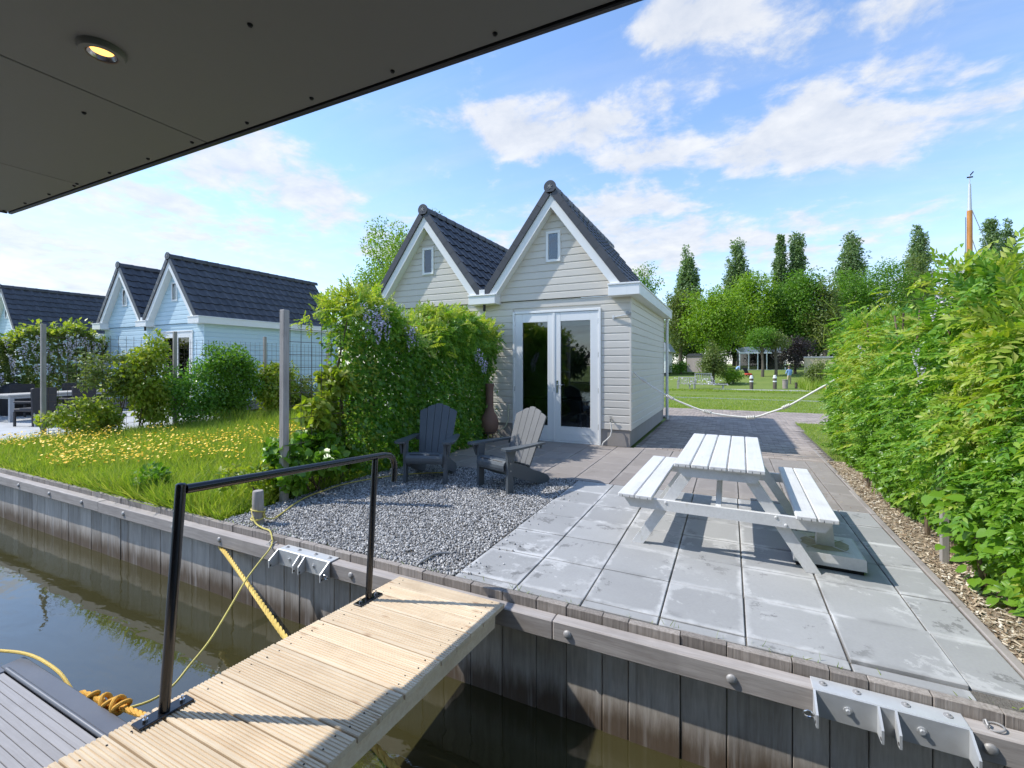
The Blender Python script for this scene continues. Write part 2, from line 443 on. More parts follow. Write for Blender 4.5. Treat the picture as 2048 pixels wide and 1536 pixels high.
def m_siding(name, c):
    b = NB(name); v = b.coords((1, 1, 1)); n = b.noise(v, 3, 5, .6); g = b.noise(b.coords((2, 2, 30)), 4, 4, .6)
    col = b.mix(n, tuple(x * .93 for x in c), tuple(min(1, x * 1.04) for x in c))
    col = b.mix(1.0, col, b.m('ADD', .965, b.m('MULTIPLY', b.rnd(), .06)), 'MULTIPLY')
    w = b.noise(b.world((9, 9, .8)), 1.4, 5, .6)
    col = b.mix(b.m('MULTIPLY', b.step(w, .56, .8), .16), col, tuple(x * .7 for x in c))
    return b.done(b.principled(col, .48, 0, .4, b.bump(g, .12, .003)))

def m_roof(name, c):
    b = NB(name); v = b.coords(); n = b.noise(v, 5, 5, .65)
    col = b.mix(n, tuple(x * .75 for x in c), tuple(x * 1.3 for x in c))
    col = b.mix(1.0, col, b.m('ADD', .82, b.m('MULTIPLY', b.rnd(), .36)), 'MULTIPLY')
    sp = b.step(b.noise(b.world(), 26, 5, .7), .70, .78)
    col = b.mix(b.m('MULTIPLY', sp, .25), col, (.30, .30, .28))
    return b.done(b.principled(col, b.m('ADD', .34, b.m('MULTIPLY', n, .2)), 0, .5, b.bump(b.noise(v, 90, 3, .6), .12, .002)))

def m_ground(name, a, c, e, scale=1.0, bump=.6):
    b = NB(name); w = b.world()
    n1 = b.noise(w, .35 * scale, 6, .62); n2 = b.noise(w, 7 * scale, 6, .7); n3 = b.noise(w, 45 * scale, 3, .6)
    col = b.mix(b.step(n1, .35, .65), a, c); col = b.mix(b.m('MULTIPLY', b.step(n2, .42, .7), .6), col, e)
    col = b.mix(1.0, col, b.m('ADD', .7, b.m('MULTIPLY', n3, .6)), 'MULTIPLY')
    return b.done(b.principled(col, .85, 0, .2, b.bump(b.m('ADD', n2, n3), bump, .03)))

def m_island(name, stops, rough=.7, spec=.35, obj=False):
    b = NB(name); r = b.rnd() if obj else b.island()
    col = b.ramp(r, stops); n = b.noise(b.world(), 70, 3, .6)
    col = b.mix(1.0, col, b.m('ADD', .78, b.m('MULTIPLY', n, .44)), 'MULTIPLY')
    return b.done(b.principled(col, rough, 0, spec))

def m_emit(name, c, s):
    b = NB(name); e = b.n('ShaderNodeEmission'); e.inputs[0].default_value = c + (1,); e.inputs[1].default_value = s
    return b.done(e.outputs[0])

M = {}
M['tile'] = m_tile('concrete paving', (.32, .318, .311), (.59, .585, .57), (.16, .158, .153))
M['tile_brown'] = m_tile('taupe paving', (.275, .243, .22), (.43, .39, .36), (.15, .13, .12), .45)
M['tile_light'] = m_tile('light paving', (.40, .41, .41), (.6, .6, .6), (.25, .25, .25), .4)
M['brick'] = m_island('clay paver', [(0, (.25, .215, .19)), (.5, (.325, .275, .24)), (1, (.41, .35, .305))], .8, .25)
M['brick_obj'] = m_island('clay paver single', [(0, (.25, .215, .19)), (.5, (.325, .275, .24)), (1, (.41, .35, .305))], .8, .25, True)
M['sand'] = m_ground('joint sand', (.15, .135, .115), (.21, .19, .165), (.10, .09, .075), 3)
M['gravel'] = m_island('grey gravel', [(0, (.115, .113, .11)), (.35, (.265, .26, .253)), (.7, (.42, .412, .40)), (1, (.70, .68, .65))], .75, .3)
M['pile'] = m_wood('weathered hardwood piling', (.32, .275, .232), (.60, .55, .495), 'z', 12, .2, .8, (-.66, -.44, (.090, .056, .030)), None, .7)
M['cap'] = m_wood('piling top grain', (.15, .128, .11), (.45, .40, .355), 'z', 30, .2, .8, None, None, .9)
M['beam'] = m_wood('weathered waling beam', (.30, .265, .24), (.52, .475, .44), 'x', 16, .1, .75, None, None, .5)
M['post'] = m_wood('weathered post', (.26, .235, .21), (.47, .44, .41), 'z', 16, .1, .75, None, None, .5)
M['pine'] = m_wood('fresh pine board', (.62, .455, .285), (.83, .705, .52), 'x', 22, .11, .6, None, (.30, .13, .045), .25, .8)
M['white'] = plain('white paint', (.80, .80, .785), .38, .05, 3, .02, .08, 40)
M['white_old'] = m_wood('worn white paint', (.60, .592, .57), (.735, .73, .715), 'y', 22, .03, .5, None, (.54, .51, .44), .30)
M['siding_grey'] = m_siding('grey painted siding', (.655, .612, .545))
M['siding_blue'] = m_siding('pale blue painted siding', (.54, .695, .775))
M['plinth'] = plain('concrete plinth', (.30, .275, .255), .85, .15, 3, .03, .4, 30)
M['roof'] = m_roof('anthracite glazed tile', (.052, .053, .060))
M['roof_dark'] = m_roof('anthracite ridge', (.050, .052, .062))
M['black'] = plain('black gloss paint', (.010, .010, .011), .16, .1, 8, 0, .05, 30, 0, .6)
M['zinc'] = plain('galvanised steel', (.60, .61, .61), .45, .14, 14, .05, .12, 60, .35, .5)
M['steel'] = plain('bright steel', (.62, .62, .62), .25, .1, 14, .05, .05, 60, 1.0, .5)
M['bolt'] = plain('dull bolt head', (.36, .35, .34), .55, .2, 20, .1, .3, 60, .3, .4)
M['resin'] = plain('dark grey resin', (.085, .098, .110), .42, .15, 6, .03, .25, 80)
M['resin_taupe'] = plain('taupe grey resin', (.155, .156, .155), .5, .12, 6, .03, .3, 80)
M['soffit'] = plain('dark soffit panel', (.20, .20, .188), .5, .10, 1.2, .03, .10, 90)
M['fascia'] = plain('black trim', (.025, .026, .028), .4, .1, 3, .02, .1)
M['screw'] = plain('dark screw', (.02, .02, .02), .4, .1, 8, 0, .1, 60, .5)
M['comp'] = m_wood('grey composite decking', (.29, .275, .27), (.38, .365, .36), 'x', 24, .05, .65, None, None, .3)
M['frame'] = plain('graphite deck frame', (.135, .14, .155), .42, .2, 2.5, .02, .12, 40, .2)
M['hull'] = plain('dark hull', (.03, .032, .035), .5, .2, 3, 0, .2, 30)
M['clad'] = plain('dark cladding', (.05, .052, .055), .5, .2, 3, .05, .2, 30)
M['water'] = m_water('canal water', (.044, .040, .016), 1.95, .0055)
M['ditch'] = m_water('ditch water', (.035, .04, .022), 1.4, .01)
M['glass'] = m_glass('window glass', (.66, .70, .71), 1.15)
M['glass_dim'] = m_glass('blue house glass', (.30, .38, .38), 1.0)
M['terra'] = plain('terracotta', (.20, .115, .085), .7, .3, 4, .05, .3, 30)
M['rope_white'] = plain('white rope', (.72, .69, .62), .8, .15, 40, .04, .8, 160)
M['rope_yellow'] = plain('yellow rope', (.74, .52, .13), .7, .25, 40, .04, .8, 160)
M['rope_orange'] = plain('orange mooring rope', (.72, .38, .055), .75, .25, 40, .04, .9, 160)
M['cable'] = plain('yellow cable', (.62, .52, .13), .5, .2, 20, .04, .1)
M['hose_white'] = plain('white hose', (.7, .69, .66), .4, .06, 8, .03, .1)
M['hose_green'] = plain('pale hose', (.50, .49, .34), .4, .06, 8, .03, .1)
M['soil'] = m_ground('dry mulch soil', (.36, .285, .20), (.29, .225, .16), (.46, .385, .29), 2.2)
M['chip'] = m_island('bark chips', [(0, (.22, .15, .095)), (.4, (.42, .325, .22)), (.8, (.58, .49, .36)), (1, (.74, .68, .58))], .85, .2)
M['grass_soil'] = m_ground('lawn soil', (.16, .235, .04), (.19, .26, .045), (.12, .17, .032), 1.5)
M['lawn_far'] = m_ground('mown lawn', (.15, .215, .045), (.19, .245, .055), (.23, .27, .075), 1.0, .8)
M['grass'] = m_leaf('grass blades', [(.16, .27, .028), (.23, .345, .04), (.31, .40, .06), (.40, .43, .12)], (1.4, 1.4, .6), .45, .5)
M['flower'] = plain('buttercup yellow', (.86, .54, .01), .5, .15, 20, .05, .05)
M['leaf_wist'] = m_leaf('wisteria leaf', [(.095, .225, .028), (.145, .31, .036), (.21, .385, .052), (.29, .44, .08)], (1.5, 1.5, .5), .40, .34, .45)
M['leaf_wist_y'] = m_leaf('young wisteria leaf', [(.23, .375, .04), (.31, .44, .055), (.38, .48, .09), (.46, .49, .15)], (1.4, 1.35, .5), .42, .4)
M['leaf_ivy'] = m_leaf('ivy leaf', [(.07, .175, .025), (.10, .235, .034), (.14, .295, .048), (.195, .35, .07)], (1.7, 1.75, .6), .42, .32, .5)
M['leaf_lime'] = m_leaf('lime leaf', [(.16, .26, .028), (.24, .335, .035), (.31, .38, .06), (.37, .40, .09)], (1.4, 1.4, .45), .42, .42)
M['leaf_heart'] = m_leaf('broad leaf', [(.105, .225, .022), (.15, .30, .028), (.21, .36, .045)], (1.45, 1.5, .5), .38, .34, .45)
M['leaf_olive'] = m_leaf('olive leaf', [(.105, .155, .038), (.15, .205, .05), (.21, .25, .075)], (1.3, 1.35, .6), .34, .45)
M['leaf_mid'] = m_leaf('tree leaf', [(.085, .19, .022), (.125, .255, .028), (.17, .305, .04)], (1.4, 1.5, .5), .40, .45)
M['leaf_bright'] = m_leaf('bright tree leaf', [(.14, .265, .022), (.195, .33, .028), (.26, .38, .045)], (1.4, 1.45, .45), .42, .45)
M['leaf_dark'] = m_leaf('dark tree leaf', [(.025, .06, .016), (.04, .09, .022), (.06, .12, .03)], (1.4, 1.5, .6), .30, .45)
M['leaf_purple'] = m_leaf('purple leaf', [(.028, .020, .024), (.045, .032, .034), (.06, .055, .04)], (1.2, 1.0, .9), .25, .45)
M['leaf_poplar'] = m_leaf('poplar leaf', [(.125, .20, .085), (.17, .26, .105), (.225, .315, .14)], (1.3, 1.4, .8), .32, .4)
M['blossom'] = m_island('wisteria blossom', [(0, (.42, .38, .62)), (.5, (.58, .54, .74)), (1, (.82, .79, .88))], .6, .3)
M['blossom_pale'] = m_island('pale wisteria blossom', [(0, (.50, .44, .55)), (.5, (.66, .61, .68)), (1, (.84, .80, .82))], .6, .3)
M['umbel'] = m_island('green white umbel', [(0, (.45, .50, .18)), (1, (.74, .72, .45))], .7, .2)
M['bark'] = m_wood('bark', (.075, .06, .045), (.17, .145, .115), 'z', 6, .1, .9, None, None, .9)
M['stem'] = m_wood('brown stem', (.10, .07, .045), (.20, .15, .10), 'z', 10, .1, .85, None, None, .6)
M['rust'] = plain('rusty mesh', (.085, .062, .05), .8, .3, 20, .05, .3)
M['wicker'] = plain('dark wicker', (.050, .046, .050), .65, .2, 60, .05, .9, 220)
M['tabletop'] = plain('pale table top', (.47, .45, .42), .5, .1, 5, .03, .1)
M['alu'] = plain('brushed frame', (.46, .47, .50), .45, .08, 8, .03, .1, 60, .4)
M['cover'] = plain('black cover', (.018, .018, .022), .5, .3, 5, 0, .9, 18)
M['mast'] = m_wood('varnished mast', (.48, .185, .045), (.66, .32, .10), 'z', 12, .05, .35, None, None, .15)
M['floor_in'] = plain('interior floor', (.10, .085, .07), .6, .2, 4, .02, .1)
M['wall_in'] = plain('interior wall', (.55, .53, .50), .8, .1, 3, .02, .1)
M['skin'] = plain('skin', (.50, .30, .215), .55, .1, 8, 0, .05)
M['shirt'] = plain('light blue shirt', (.28, .43, .66), .8, .15, 8, 0, .3)
M['khaki'] = plain('khaki trousers', (.46, .37, .24), .8, .15, 8, 0, .3)
M['dark_cloth'] = plain('dark clothing', (.05, .06, .09), .8, .2, 8, 0, .3)
M['hair'] = plain('brown hair', (.10, .065, .04), .6, .2, 30, 0, .3)
M['red'] = plain('red paint', (.50, .055, .03), .4, .15, 6, 0, .05)
M['orange'] = plain('orange paint', (.62, .16, .03), .45, .15, 6, 0, .05)
M['blue'] = plain('blue paint', (.08, .22, .50), .45, .15, 6, 0, .05)
M['tarp'] = plain('weathered boards', (.33, .28, .25), .8, .2, 4, .05, .3)
M['wood_pale'] = m_wood('pale garden timber', (.30, .30, .26), (.50, .50, .45), 'x', 14, .1, .75)
M['tan'] = plain('tan wall', (.48, .40, .27), .8, .15, 2, .03, .3)
M['rooftile_red'] = m_roof('brown tile', (.10, .075, .065))
M['lamp'] = m_emit('warm lamp', (1.0, .44, .10), 1.3)
M['dirt'] = plain('algae dirt', (.40, .37, .26), .9, .5, 14, .05, .6, 40)

# ---------------------------------------------------------------- the setting
def struct(name, mb, mat, label=None): return tag(mb.build(name, mat), label, None, None, 'structure')
ZW = -0.72                                       # canal level
QY = 2.84                                        # back of the piling
struct('water', MB().add([(-400, -300, ZW), (400, -300, ZW), (400, QY + .02, ZW), (-400, QY + .02, ZW)], [(0, 1, 2, 3)]), M['water'], 'murky canal water below the timber quay')
struct('ground', MB().box(-300, 300, QY, 26.5, -2, -.06), M['lawn_far'], 'green lawn on the near bank beyond the paving')
struct('ditch', MB().add([(-400, 26, -.82), (400, 26, -.82), (400, 37, -.82), (-400, 37, -.82)], [(0, 1, 2, 3)]), M['ditch'], 'narrow ditch between the lawn and the far gardens')
struct('far_ground', MB().add([(s_ * 3000, yv, zv) for yv, zv in ((36.2, -.9), (36.6, -.5), (45, -.42), (58, .85), (75, 1.3), (4000, 1.35)) for s_ in (-1, 1)], [(2 * i, 2 * i + 1, 2 * i + 3, 2 * i + 2) for i in range(5)]), M['lawn_far'], 'far garden lawn under the trees')
struct('far_bank', MB().box(-300, 300, -400, -24, -2, -.3), M['lawn_far'], 'bank on the other side of the canal')

# patio: one slab per object
patio = tag(MB().box(-4.62, 1.40, QY, 8.632, -.3, -.011).build('patio', M['sand']), 'patio of grey and taupe concrete slabs', None, None, 'structure')
def slab(x0, x1, y0, y1, mat, dz=0.0):
    g = .005
    MB().obox((0, 0, 0), (x1 - x0 - 2 * g, y1 - y0 - 2 * g, .05), None, .004).build('paving_tile', mat, patio, ((x0 + x1) / 2, (y0 + y1) / 2, -.025 + dz),
              (R(random.uniform(-.18, .18)), R(random.uniform(-.18, .18)), R(random.uniform(-.25, .25))))
xs = [-1.845, -1.357, -.875, -.39, .086, .57, 1.05, 1.325]; ys = [QY + .005, 2.925, 3.43, 3.935, 4.435, 4.935, 5.435, 5.90]
for i in range(len(xs) - 1):
    off = random.uniform(-.010, .010)
    for j in range(len(ys) - 1):
        if i == len(xs) - 2 and j == 0: continue
        y0, y1 = ys[j] + (off if 0 < j else 0), ys[j + 1] + (off if j + 1 < len(ys) - 1 else 0)
        slab(xs[i], xs[i + 1], y0, y1, M['tile'], random.uniform(-.004, .003) + (.012 if (i, j) == (5, 1) else 0))
xb = [-4.60, -4.42, -3.92, -3.43, -2.93, -2.43, -1.92, -1.42, -.91, -.40, .10, .60, 1.10, 1.36]; yb = [5.905, 6.14, 6.64, 7.14, 7.64, 8.14, 8.628]
for i in range(len(xb) - 1):
    for j in range(len(yb) - 1): slab(xb[i], xb[i + 1], yb[j], yb[j + 1], M['tile_brown'], random.uniform(-.002, .002))
kerb = tag(MB().box(1.332, 1.362, QY, 2.9, -.2, -.004).build('kerb', M['tile_brown']), 'thin concrete edging along the mulch strip', None, None, 'structure')
y = 2.905
while y < 8.9:
    MB().box(1.334 if y < 5.9 else 1.37, 1.385 if y < 5.9 else 1.42, y, y + .985, -.2, .004 + random.uniform(-.004, .004), .006).build('kerb_stone', M['tile_brown'], kerb); y += .995

# block path beside the house: the nearest 300 blocks are single objects
path = tag(MB().box(-1.62, 1.95, 8.634, 14.2, -.2, -.03).build('brick_path', M['sand']), 'clay block path in the shade of the grey house', None, None, 'structure')
bl = MB().obox((0, 0, 0), (.198, .098, .06), None, .006).mesh('brick'); rest = []; cnt = 0
tvb = np.array([v.co[:] for v in bl.vertices])
yy = 8.69; row = 0
fq = [tuple(p.vertices) for p in bl.polygons]
f4 = np.array([f for f in fq if len(f) == 4]); f3 = np.array([f for f in fq if len(f) == 3])
pr = []
while yy < 17.1:
    xmax = 1.42 + max(0, (yy - 8.7)) * .02 + (4.5 if yy > 14.2 else 0)
    x = (-1.52 if yy < 14.2 else -3.4) + (row % 2) * .1
    while x < xmax:
        p = (x, yy, -.03 + random.uniform(-.003, .003))
        if cnt < 300: link('brick', bl, M['brick_obj'], path, p, (0, 0, R(random.uniform(-1, 1)))); cnt += 1
        else: pr.append(p)
        x += .201
    yy += .1012; row += 1
pr = np.array(pr); nx = np.tile([1., 0, 0], (len(pr), 1)); nz = np.tile([0, 0, 1.], (len(pr), 1))
Vb, Fb = scatter_mesh('b', tvb, f4, pr, nx, nz, 1.0); _, Fb3 = scatter_mesh('b', tvb, f3, pr, nx, nz, 1.0)
tag(link('brick_field', mesh_np('brick_field', Vb, [Fb, Fb3]), M['brick'], path), None, None, None, 'stuff')
struct('road', MB().box(-40, 40, 14.201, 17.15, -.2, -.03), M['sand'], 'block paved lane crossing behind the grey house')
struct('verge', MB().box(1.56, 40, 8.9, 14.15, -.2, -.012), M['lawn_far'], 'small triangle of grass beside the block path')

# gravel
struct('gravel_bed', MB().add([(-4.62, QY, -.012), (-1.845, QY, -.012), (-1.845, 5.9, -.012), (-4.62, 5.9, -.012)], [(0, 1, 2, 3)]), M['gravel'], 'bed of grey gravel under the garden chairs')
stone = np.array([(-.5, -.4, -.25), (.45, -.5, -.3), (.5, .42, -.22), (-.42, .5, -.3), (-.38, -.3, .33), (.36, -.36, .26), (.33, .38, .35), (-.33, .3, .28)])
sf = np.array([(4, 5, 6, 7), (0, 1, 5, 4), (1, 2, 6, 5), (2, 3, 7, 6), (3, 0, 4, 7)])
n = 52000
gp = np.c_[rng.uniform(-4.60, -1.85, n), QY + .005 + (5.88 - QY) * rng.random(n) ** 1.12, rng.uniform(-.010, .006, n)]
sz = rng.uniform(.008, .0195, n)
gp[:, 2] += .010 * (vnoise(gp * [1, 1, 0], 2.0, 3) - .5)
parts = [scatter_mesh('g', stone, sf, gp, rng.normal(size=(n, 3)) * [1, 1, .35], rng.normal(size=(n, 3)) * .5 + [0, 0, 1], sz, rng.uniform(.6, 1.0, n))]
n2 = 400   # a few kicked onto the slabs
gp2 = np.c_[-1.85 + np.abs(rng.normal(0, .10, n2)), rng.uniform(QY, 5.9, n2), np.full(n2, .005)]
parts.append(scatter_mesh('g', stone, sf, gp2[:90], rng.normal(size=(90, 3)) * [1, 1, .2], np.tile([0, 0, 1.], (90, 1)), rng.uniform(.008, .016, 90)))
tag(bulk('gravel', parts, M['gravel'], None, 'stuff'), 'loose grey gravel chippings between lawn and slabs')

# lawn of the neighbour plot and the mulch strip
struct('lawn', MB().box(-12.86, -4.63, QY, 26.4, -.3, -.035), M['grass_soil'], 'long grass lawn between the two trellis fences')
struct('neighbour_terrace', MB().box(-26, -12.87, QY, 8.6, -.3, -.03), M['tile_light'], 'pale terrace slabs under the dining set')
struct('soil', MB().box(1.386, 3.4, QY, 8.9, -.3, -.012), M['soil'], 'dry bark mulch strip at the foot of the hedge')
n = 9500
cp = np.c_[1.39 + .55 * rng.random(n) ** 1.2, QY + (8.8 - QY) * rng.random(n) ** 1.4, rng.uniform(-.01, .008, n)]
chipv = [(-.5, -.16, 0), (.5, -.12, .03), (.45, .15, .0), (-.5, .13, .03)]
tag(bulk('bark_mulch', [scatter_mesh('c', chipv, [(0, 1, 2), (0, 2, 3)], cp, rng.normal(size=(n, 3)) * [1, 1, .25], rng.normal(size=(n, 3)) * .35 + [0, 0, 1], rng.uniform(.010, .042, n))], M['chip'], None, 'stuff'), 'scattered dry bark chips and straw beside the kerb')
n = 140
lp = np.c_[1.25 - np.abs(rng.normal(0, .3, n)), rng.uniform(5.6, 8.6, n), np.full(n, .004)]
tag(bulk('fallen_petals', [scatter_mesh('c', chipv, [(0, 1, 2), (0, 2, 3)], lp, rng.normal(size=(n, 3)) * [1, 1, .05], np.tile([0, 0, 1.], (n, 1)), rng.uniform(.012, .03, n))], M['chip'], None, 'stuff'), 'dry petals strewn on the taupe slabs by the hedge')

# ---------------------------------------------------------------- quay wall
quay = thing('quay_wall', 'weathered timber quay wall of upright planks with a long bolted beam', 'quay wall', (0, 2.8, ZW))
def qlink(mb, name, mat, parent, loc, rot=None):
    o = mb.build(name, mat, parent, loc, rot); return o
x = -16.0
while x < 3.0:
    w = random.choice((.17, .2, .24, .27, .30)) * random.uniform(.92, 1.05)
    dz = random.uniform(-.004, .002); dy = random.uniform(-.004, .004)
    p = MB().obox((0, 0, 0), (w - .005, .05, 1.25), None, .004).build('plank', M['pile'], quay, (x + w / 2, 2.812 - 2.8 + dy, -.625 - .075 - ZW))
    MB().obox((0, 0, 0), (w - .004, .050, .075), None, .003).build('plank_top', M['cap'], p, (0, .002, .625 + .0375 + dz))
    x += w
for x0, x1, dz, dy in ((-16, -11.5, 0, 0), (-11.498, -6.72, .004, .003), (-6.718, -1.012, 0, 0), (-1.008, 3.0, .006, -.005)):
    bm = MB().obox((0, 0, 0), (x1 - x0, .09, .125), None, .007).build('waling_beam', M['beam'], quay, ((x0 + x1) / 2, 2.7405 - 2.8 + dy, -.1205 + dz - ZW))
dome = MB().lathe([(0, -.012), (.012, -.0115), (.021, -.008), (.026, 0), (.026, .003)], 18, axis='y').mesh('bolt_head', True)
for bx in (-.91, .01, 1.03, 2.0, -2.72, -4.41, -5.18, -6.15, -7.11, -7.97, -8.9, -9.8):
    link('bolt_head', dome, M['bolt'], quay, (bx, 2.694 - 2.8 + (-.006 if bx > -1.01 else 0), -.115 - ZW))

# ---------------------------------------------------------------- houseboat: roof overhang above, deck edge below
ZS, YE, XE = H + .78, .992, -3.345
def on_soffit(px, py):
    a, b = (px - 1024) / F_PX, (Y0_PX - py) / F_PX; c, s = math.cos(YAW), math.sin(YAW); t = .78 / b
    return t * (c * a - s), t * (s * a + c)
boat = thing('houseboat', 'dark roof overhang with a lit spotlight above a grey boat deck', 'houseboat', (0, 0, ZW))
bz = -ZW
roof = MB().box(XE + .004, 4.5, -4, YE - .012, ZS + .012, ZS + .24).build('roof', M['fascia'], boat, (0, 0, bz))
seams = [XE, -2.55, -1.66, .55, 1.8, 3.1, 4.5]
for a, b_ in zip(seams[:-1], seams[1:]):
    MB().box(a + .0025, b_ - .0025, -4, YE - .02, ZS, ZS + .0115, .002).build('soffit_panel', M['soffit'], roof)
MB().box(XE - .006, 4.5, YE - .016, YE, ZS - .006, ZS + .25, .003).build('edge_trim', M['fascia'], roof)
MB().box(XE - .012, XE - .001, -4, YE - .017, ZS - .006, ZS + .25, .003).build('edge_trim', M['fascia'], roof)
scr = MB().lathe([(0, -.006), (.004, -.0055), (.0062, -.002), (.0065, .001)], 10).mesh('screw', True)
for px, py in ((500, 49), (990, 67), (785, 142), (623, 196), (494, 245), (384, 284), (296, 317), (219, 345), (154, 367), (148, 371), (98, 388), (50, 406), (8, 421), (168, 225)):
    sx, sy = on_soffit(px, py); link('screw', scr, M['screw'], roof, (sx, sy, ZS))
lx, ly = on_soffit(204, 99)
dl = MB().lathe([(.0285, -.0015), (.030, -.012), (.0325, -.015), (.044, -.0145), (.048, -.008), (.0485, 0)], 40).build('downlight', M['soffit'], boat, (lx, ly, ZS + bz), smooth=True)
MB().lathe([(.0285, -.0125), (.025, -.006), (.022, -.003)], 32).build('reflector', M['steel'], dl, smooth=True)
MB().lathe([(.0225, -.0032), (.018, -.005), (.0, -.0058)], 32).build('lamp_lens', M['lamp'], dl)
# deck
DZ = -.35
MB().box(-4.17, 4.0, -2.2, 1.19, DZ - .06, DZ - .022).build('deck_base', M['hull'], boat, (0, 0, bz))
MB().box(-4.17, 4.0, 1.184, 1.292, DZ - .10, DZ + .004, .006).build('deck_frame', M['frame'], boat, (0, 0, bz))
MB().box(-4.17, -4.075, -2.2, 1.183, DZ - .10, DZ + .004, .006).build('deck_frame', M['frame'], boat, (0, 0, bz))
MB().cyl((-4.085, 1.186, DZ + .006), (4, 1.186, DZ + .006), .013, 14).build('edge_tube', M['frame'], boat, (0, 0, bz), smooth=True)
yy = 1.168
while yy > .1:
    MB().box(-4.07, 4.0, yy - .036, yy, DZ - .022, DZ - .001, .002).build('deck_board', M['comp'], boat, (0, 0, bz)); yy -= .0385
MB().box(-4.07, 4.0, -2.2, yy, DZ - .022, DZ - .001).build('deck_plate', M['comp'], boat, (0, 0, bz))
MB().box(-4.10, 4.0, -2.2, 1.25, ZW - .4, DZ - .10).build('hull', M['hull'], boat, (0, 0, bz))
MB().box(-3.0, 4.0, -4, -2.2, ZW - .4, ZS).build('cabin_wall', M['clad'], boat, (0, 0, bz))

# ---------------------------------------------------------------- gangway
gw = thing('gangway', 'pale pine gangway with ribbed boards and a black handrail on one side', 'gangway', (0, 2.70, -.026))
gw.rotation_euler = (R(-4.0), 0, 0)
GX0, GX1 = -2.236, -1.352
def ribbed(w, t=.028, ribs=7, g=.0045):
    pts = [(0, -t), (w, -t), (w, -.004), (w - .003, 0)]
    pitch = (w - .006) / ribs
    for i in range(ribs):
        x1 = w - .003 - i * pitch; a = x1 - pitch
        if i < ribs - 1: pts += [(a + pitch * .48, 0), (a + pitch * .38, -g), (a + pitch * .1, -g), (a, 0)]
        else: pts += [(.003, 0)]
    pts += [(0, -.004)]
    return pts
bw, pit = .140, .1485
bmeshes = [MB().prism([(x - bw / 2, z) for x, z in ribbed(bw, .028, k)], -(GX1 - GX0) / 2, (GX1 - GX0) / 2, 'x').mesh('deck_board') for k in (8, 7, 9)]
for i in range(17):
    link('deck_board', bmeshes[i % 3 if i % 5 else 2], M['pine'], gw, ((GX0 + GX1) / 2 + random.uniform(-.004, .004), -bw / 2 - i * pit, random.uniform(-.0015, .0015)), (0, 0, R(random.uniform(-.25, .25)) + (math.pi if i % 2 else 0)))
    for sx in (GX0 + .075, GX1 - .075):
        for sy in (.035, .105):
            MB().cyl((0, 0, 0), (0, 0, .0025), .0038, 8).build('nail', M['screw'], gw, (sx + random.uniform(-.01, .01), -i * pit - sy + random.uniform(-.01, .01), -.001))
for sx in (GX0 + .02, (GX0 + GX1) / 2 - .02, GX1 - .065):
    MB().box(sx, sx + .045, -2.5, -.09, -.125, -.0285, .003).build('bearer', M['pine'], gw)
PX = -2.165; ya, yb2 = -1.612, -.402
hr = MB()
hr.tube([(PX, ya + .02, .935), (PX, -.33, .945), (PX, -.265, .938), (PX, -.225, .912), (PX, -.205, .875), (PX, -.20, .83), (PX, -.20, .745)], .021, 16)
hro = hr.build('handrail', M['black'], gw, smooth=True)
for yy in (ya, yb2):
    q = MB().cyl((0, 0, .012), (0, 0, .95 if yy == ya else .925), .021, 18)
    if yy == ya: q.lathe([(.021, 0), (.0205, .008), (.015, .0135), (0, .0155)], 18, (0, 0, .95))
    po = q.build('handrail_post', M['black'], gw, (PX, yy, 0), smooth=True)
    MB().box(-.032, .032, -.105, .105, 0, .011, .003).build('base_plate', M['black'], po)
    for by in (-.07, .07):
        MB().cyl((0, by, .011), (0, by, .02), .011, 6).cyl((0, by, .02), (0, by, .034), .005, 10).build('bolt', M['steel'], po)

# ---------------------------------------------------------------- twin-gabled garden houses
SL = 1.35; CN = 1 / math.hypot(1, SL); SN = SL * CN
GC = (-1.53, -4.60); AP = 4.95; DEP = 4.78
prof = [(0, .006), (.025, .026), (.06, .036), (.10, .028), (.14, .010), (.175, .002), (.235, 0), (.27, .004), (.30, .008)]
PROF_F = [(0, .032), (.05, .034), (.10, .030), (.14, .010), (.175, .002), (.235, 0), (.27, .004), (.30, .008)]
PROF_B = [(0, .006), (.025, .026), (.06, .036), (.10, .028), (.14, .010), (.18, .014), (.22, .032), (.30, .034)]
def tile_mesh(name, flange=0):
    prof_ = PROF_F if flange < 0 else PROF_B if flange > 0 else prof
    mb = MB(); n = len(prof_); L = .345
    vs = [(x, 0, z + .030 - .024) for x, z in prof_] + [(x, 0, z + .034) for x, z in prof_] + [(x, L, z + .004) for x, z in prof_]
    fs = [(i, i + 1, n + i + 1, n + i) for i in range(n - 1)] + [(n + i, n + i + 1, 2 * n + i + 1, 2 * n + i) for i in range(n - 1)]
    mb.add(vs, fs)
    if flange: x0 = -.022 if flange < 0 else .282; mb.box(x0, x0 + .04, -.004, L - .045, -.080, .064, .006)
    me = mb.mesh(name, True)
    try: me.set_sharp_from_angle(angle=R(32))
    except Exception: pass
    return me
TILE, TILE_VF, TILE_VB = tile_mesh('roof_tile'), tile_mesh('roof_tile', -1), tile_mesh('roof_tile', 1)
RIDGE = MB()
for r0, y0, y1 in ((.112, 0, .40), (.122, 0, .05)):
    n = 10; vs = []; fs = []
    for yq in (y0, y1):
        for i in range(n + 1):
            t = math.pi * (-.12 + 1.24 * i / n); vs.append((r0 * math.cos(t), yq, r0 * math.sin(t)))
    fs = [(i, i + 1, n + 2 + i, n + 1 + i) for i in range(n)]; RIDGE.add(vs, fs)
RIDGE = RIDGE.mesh('ridge_tile', True)
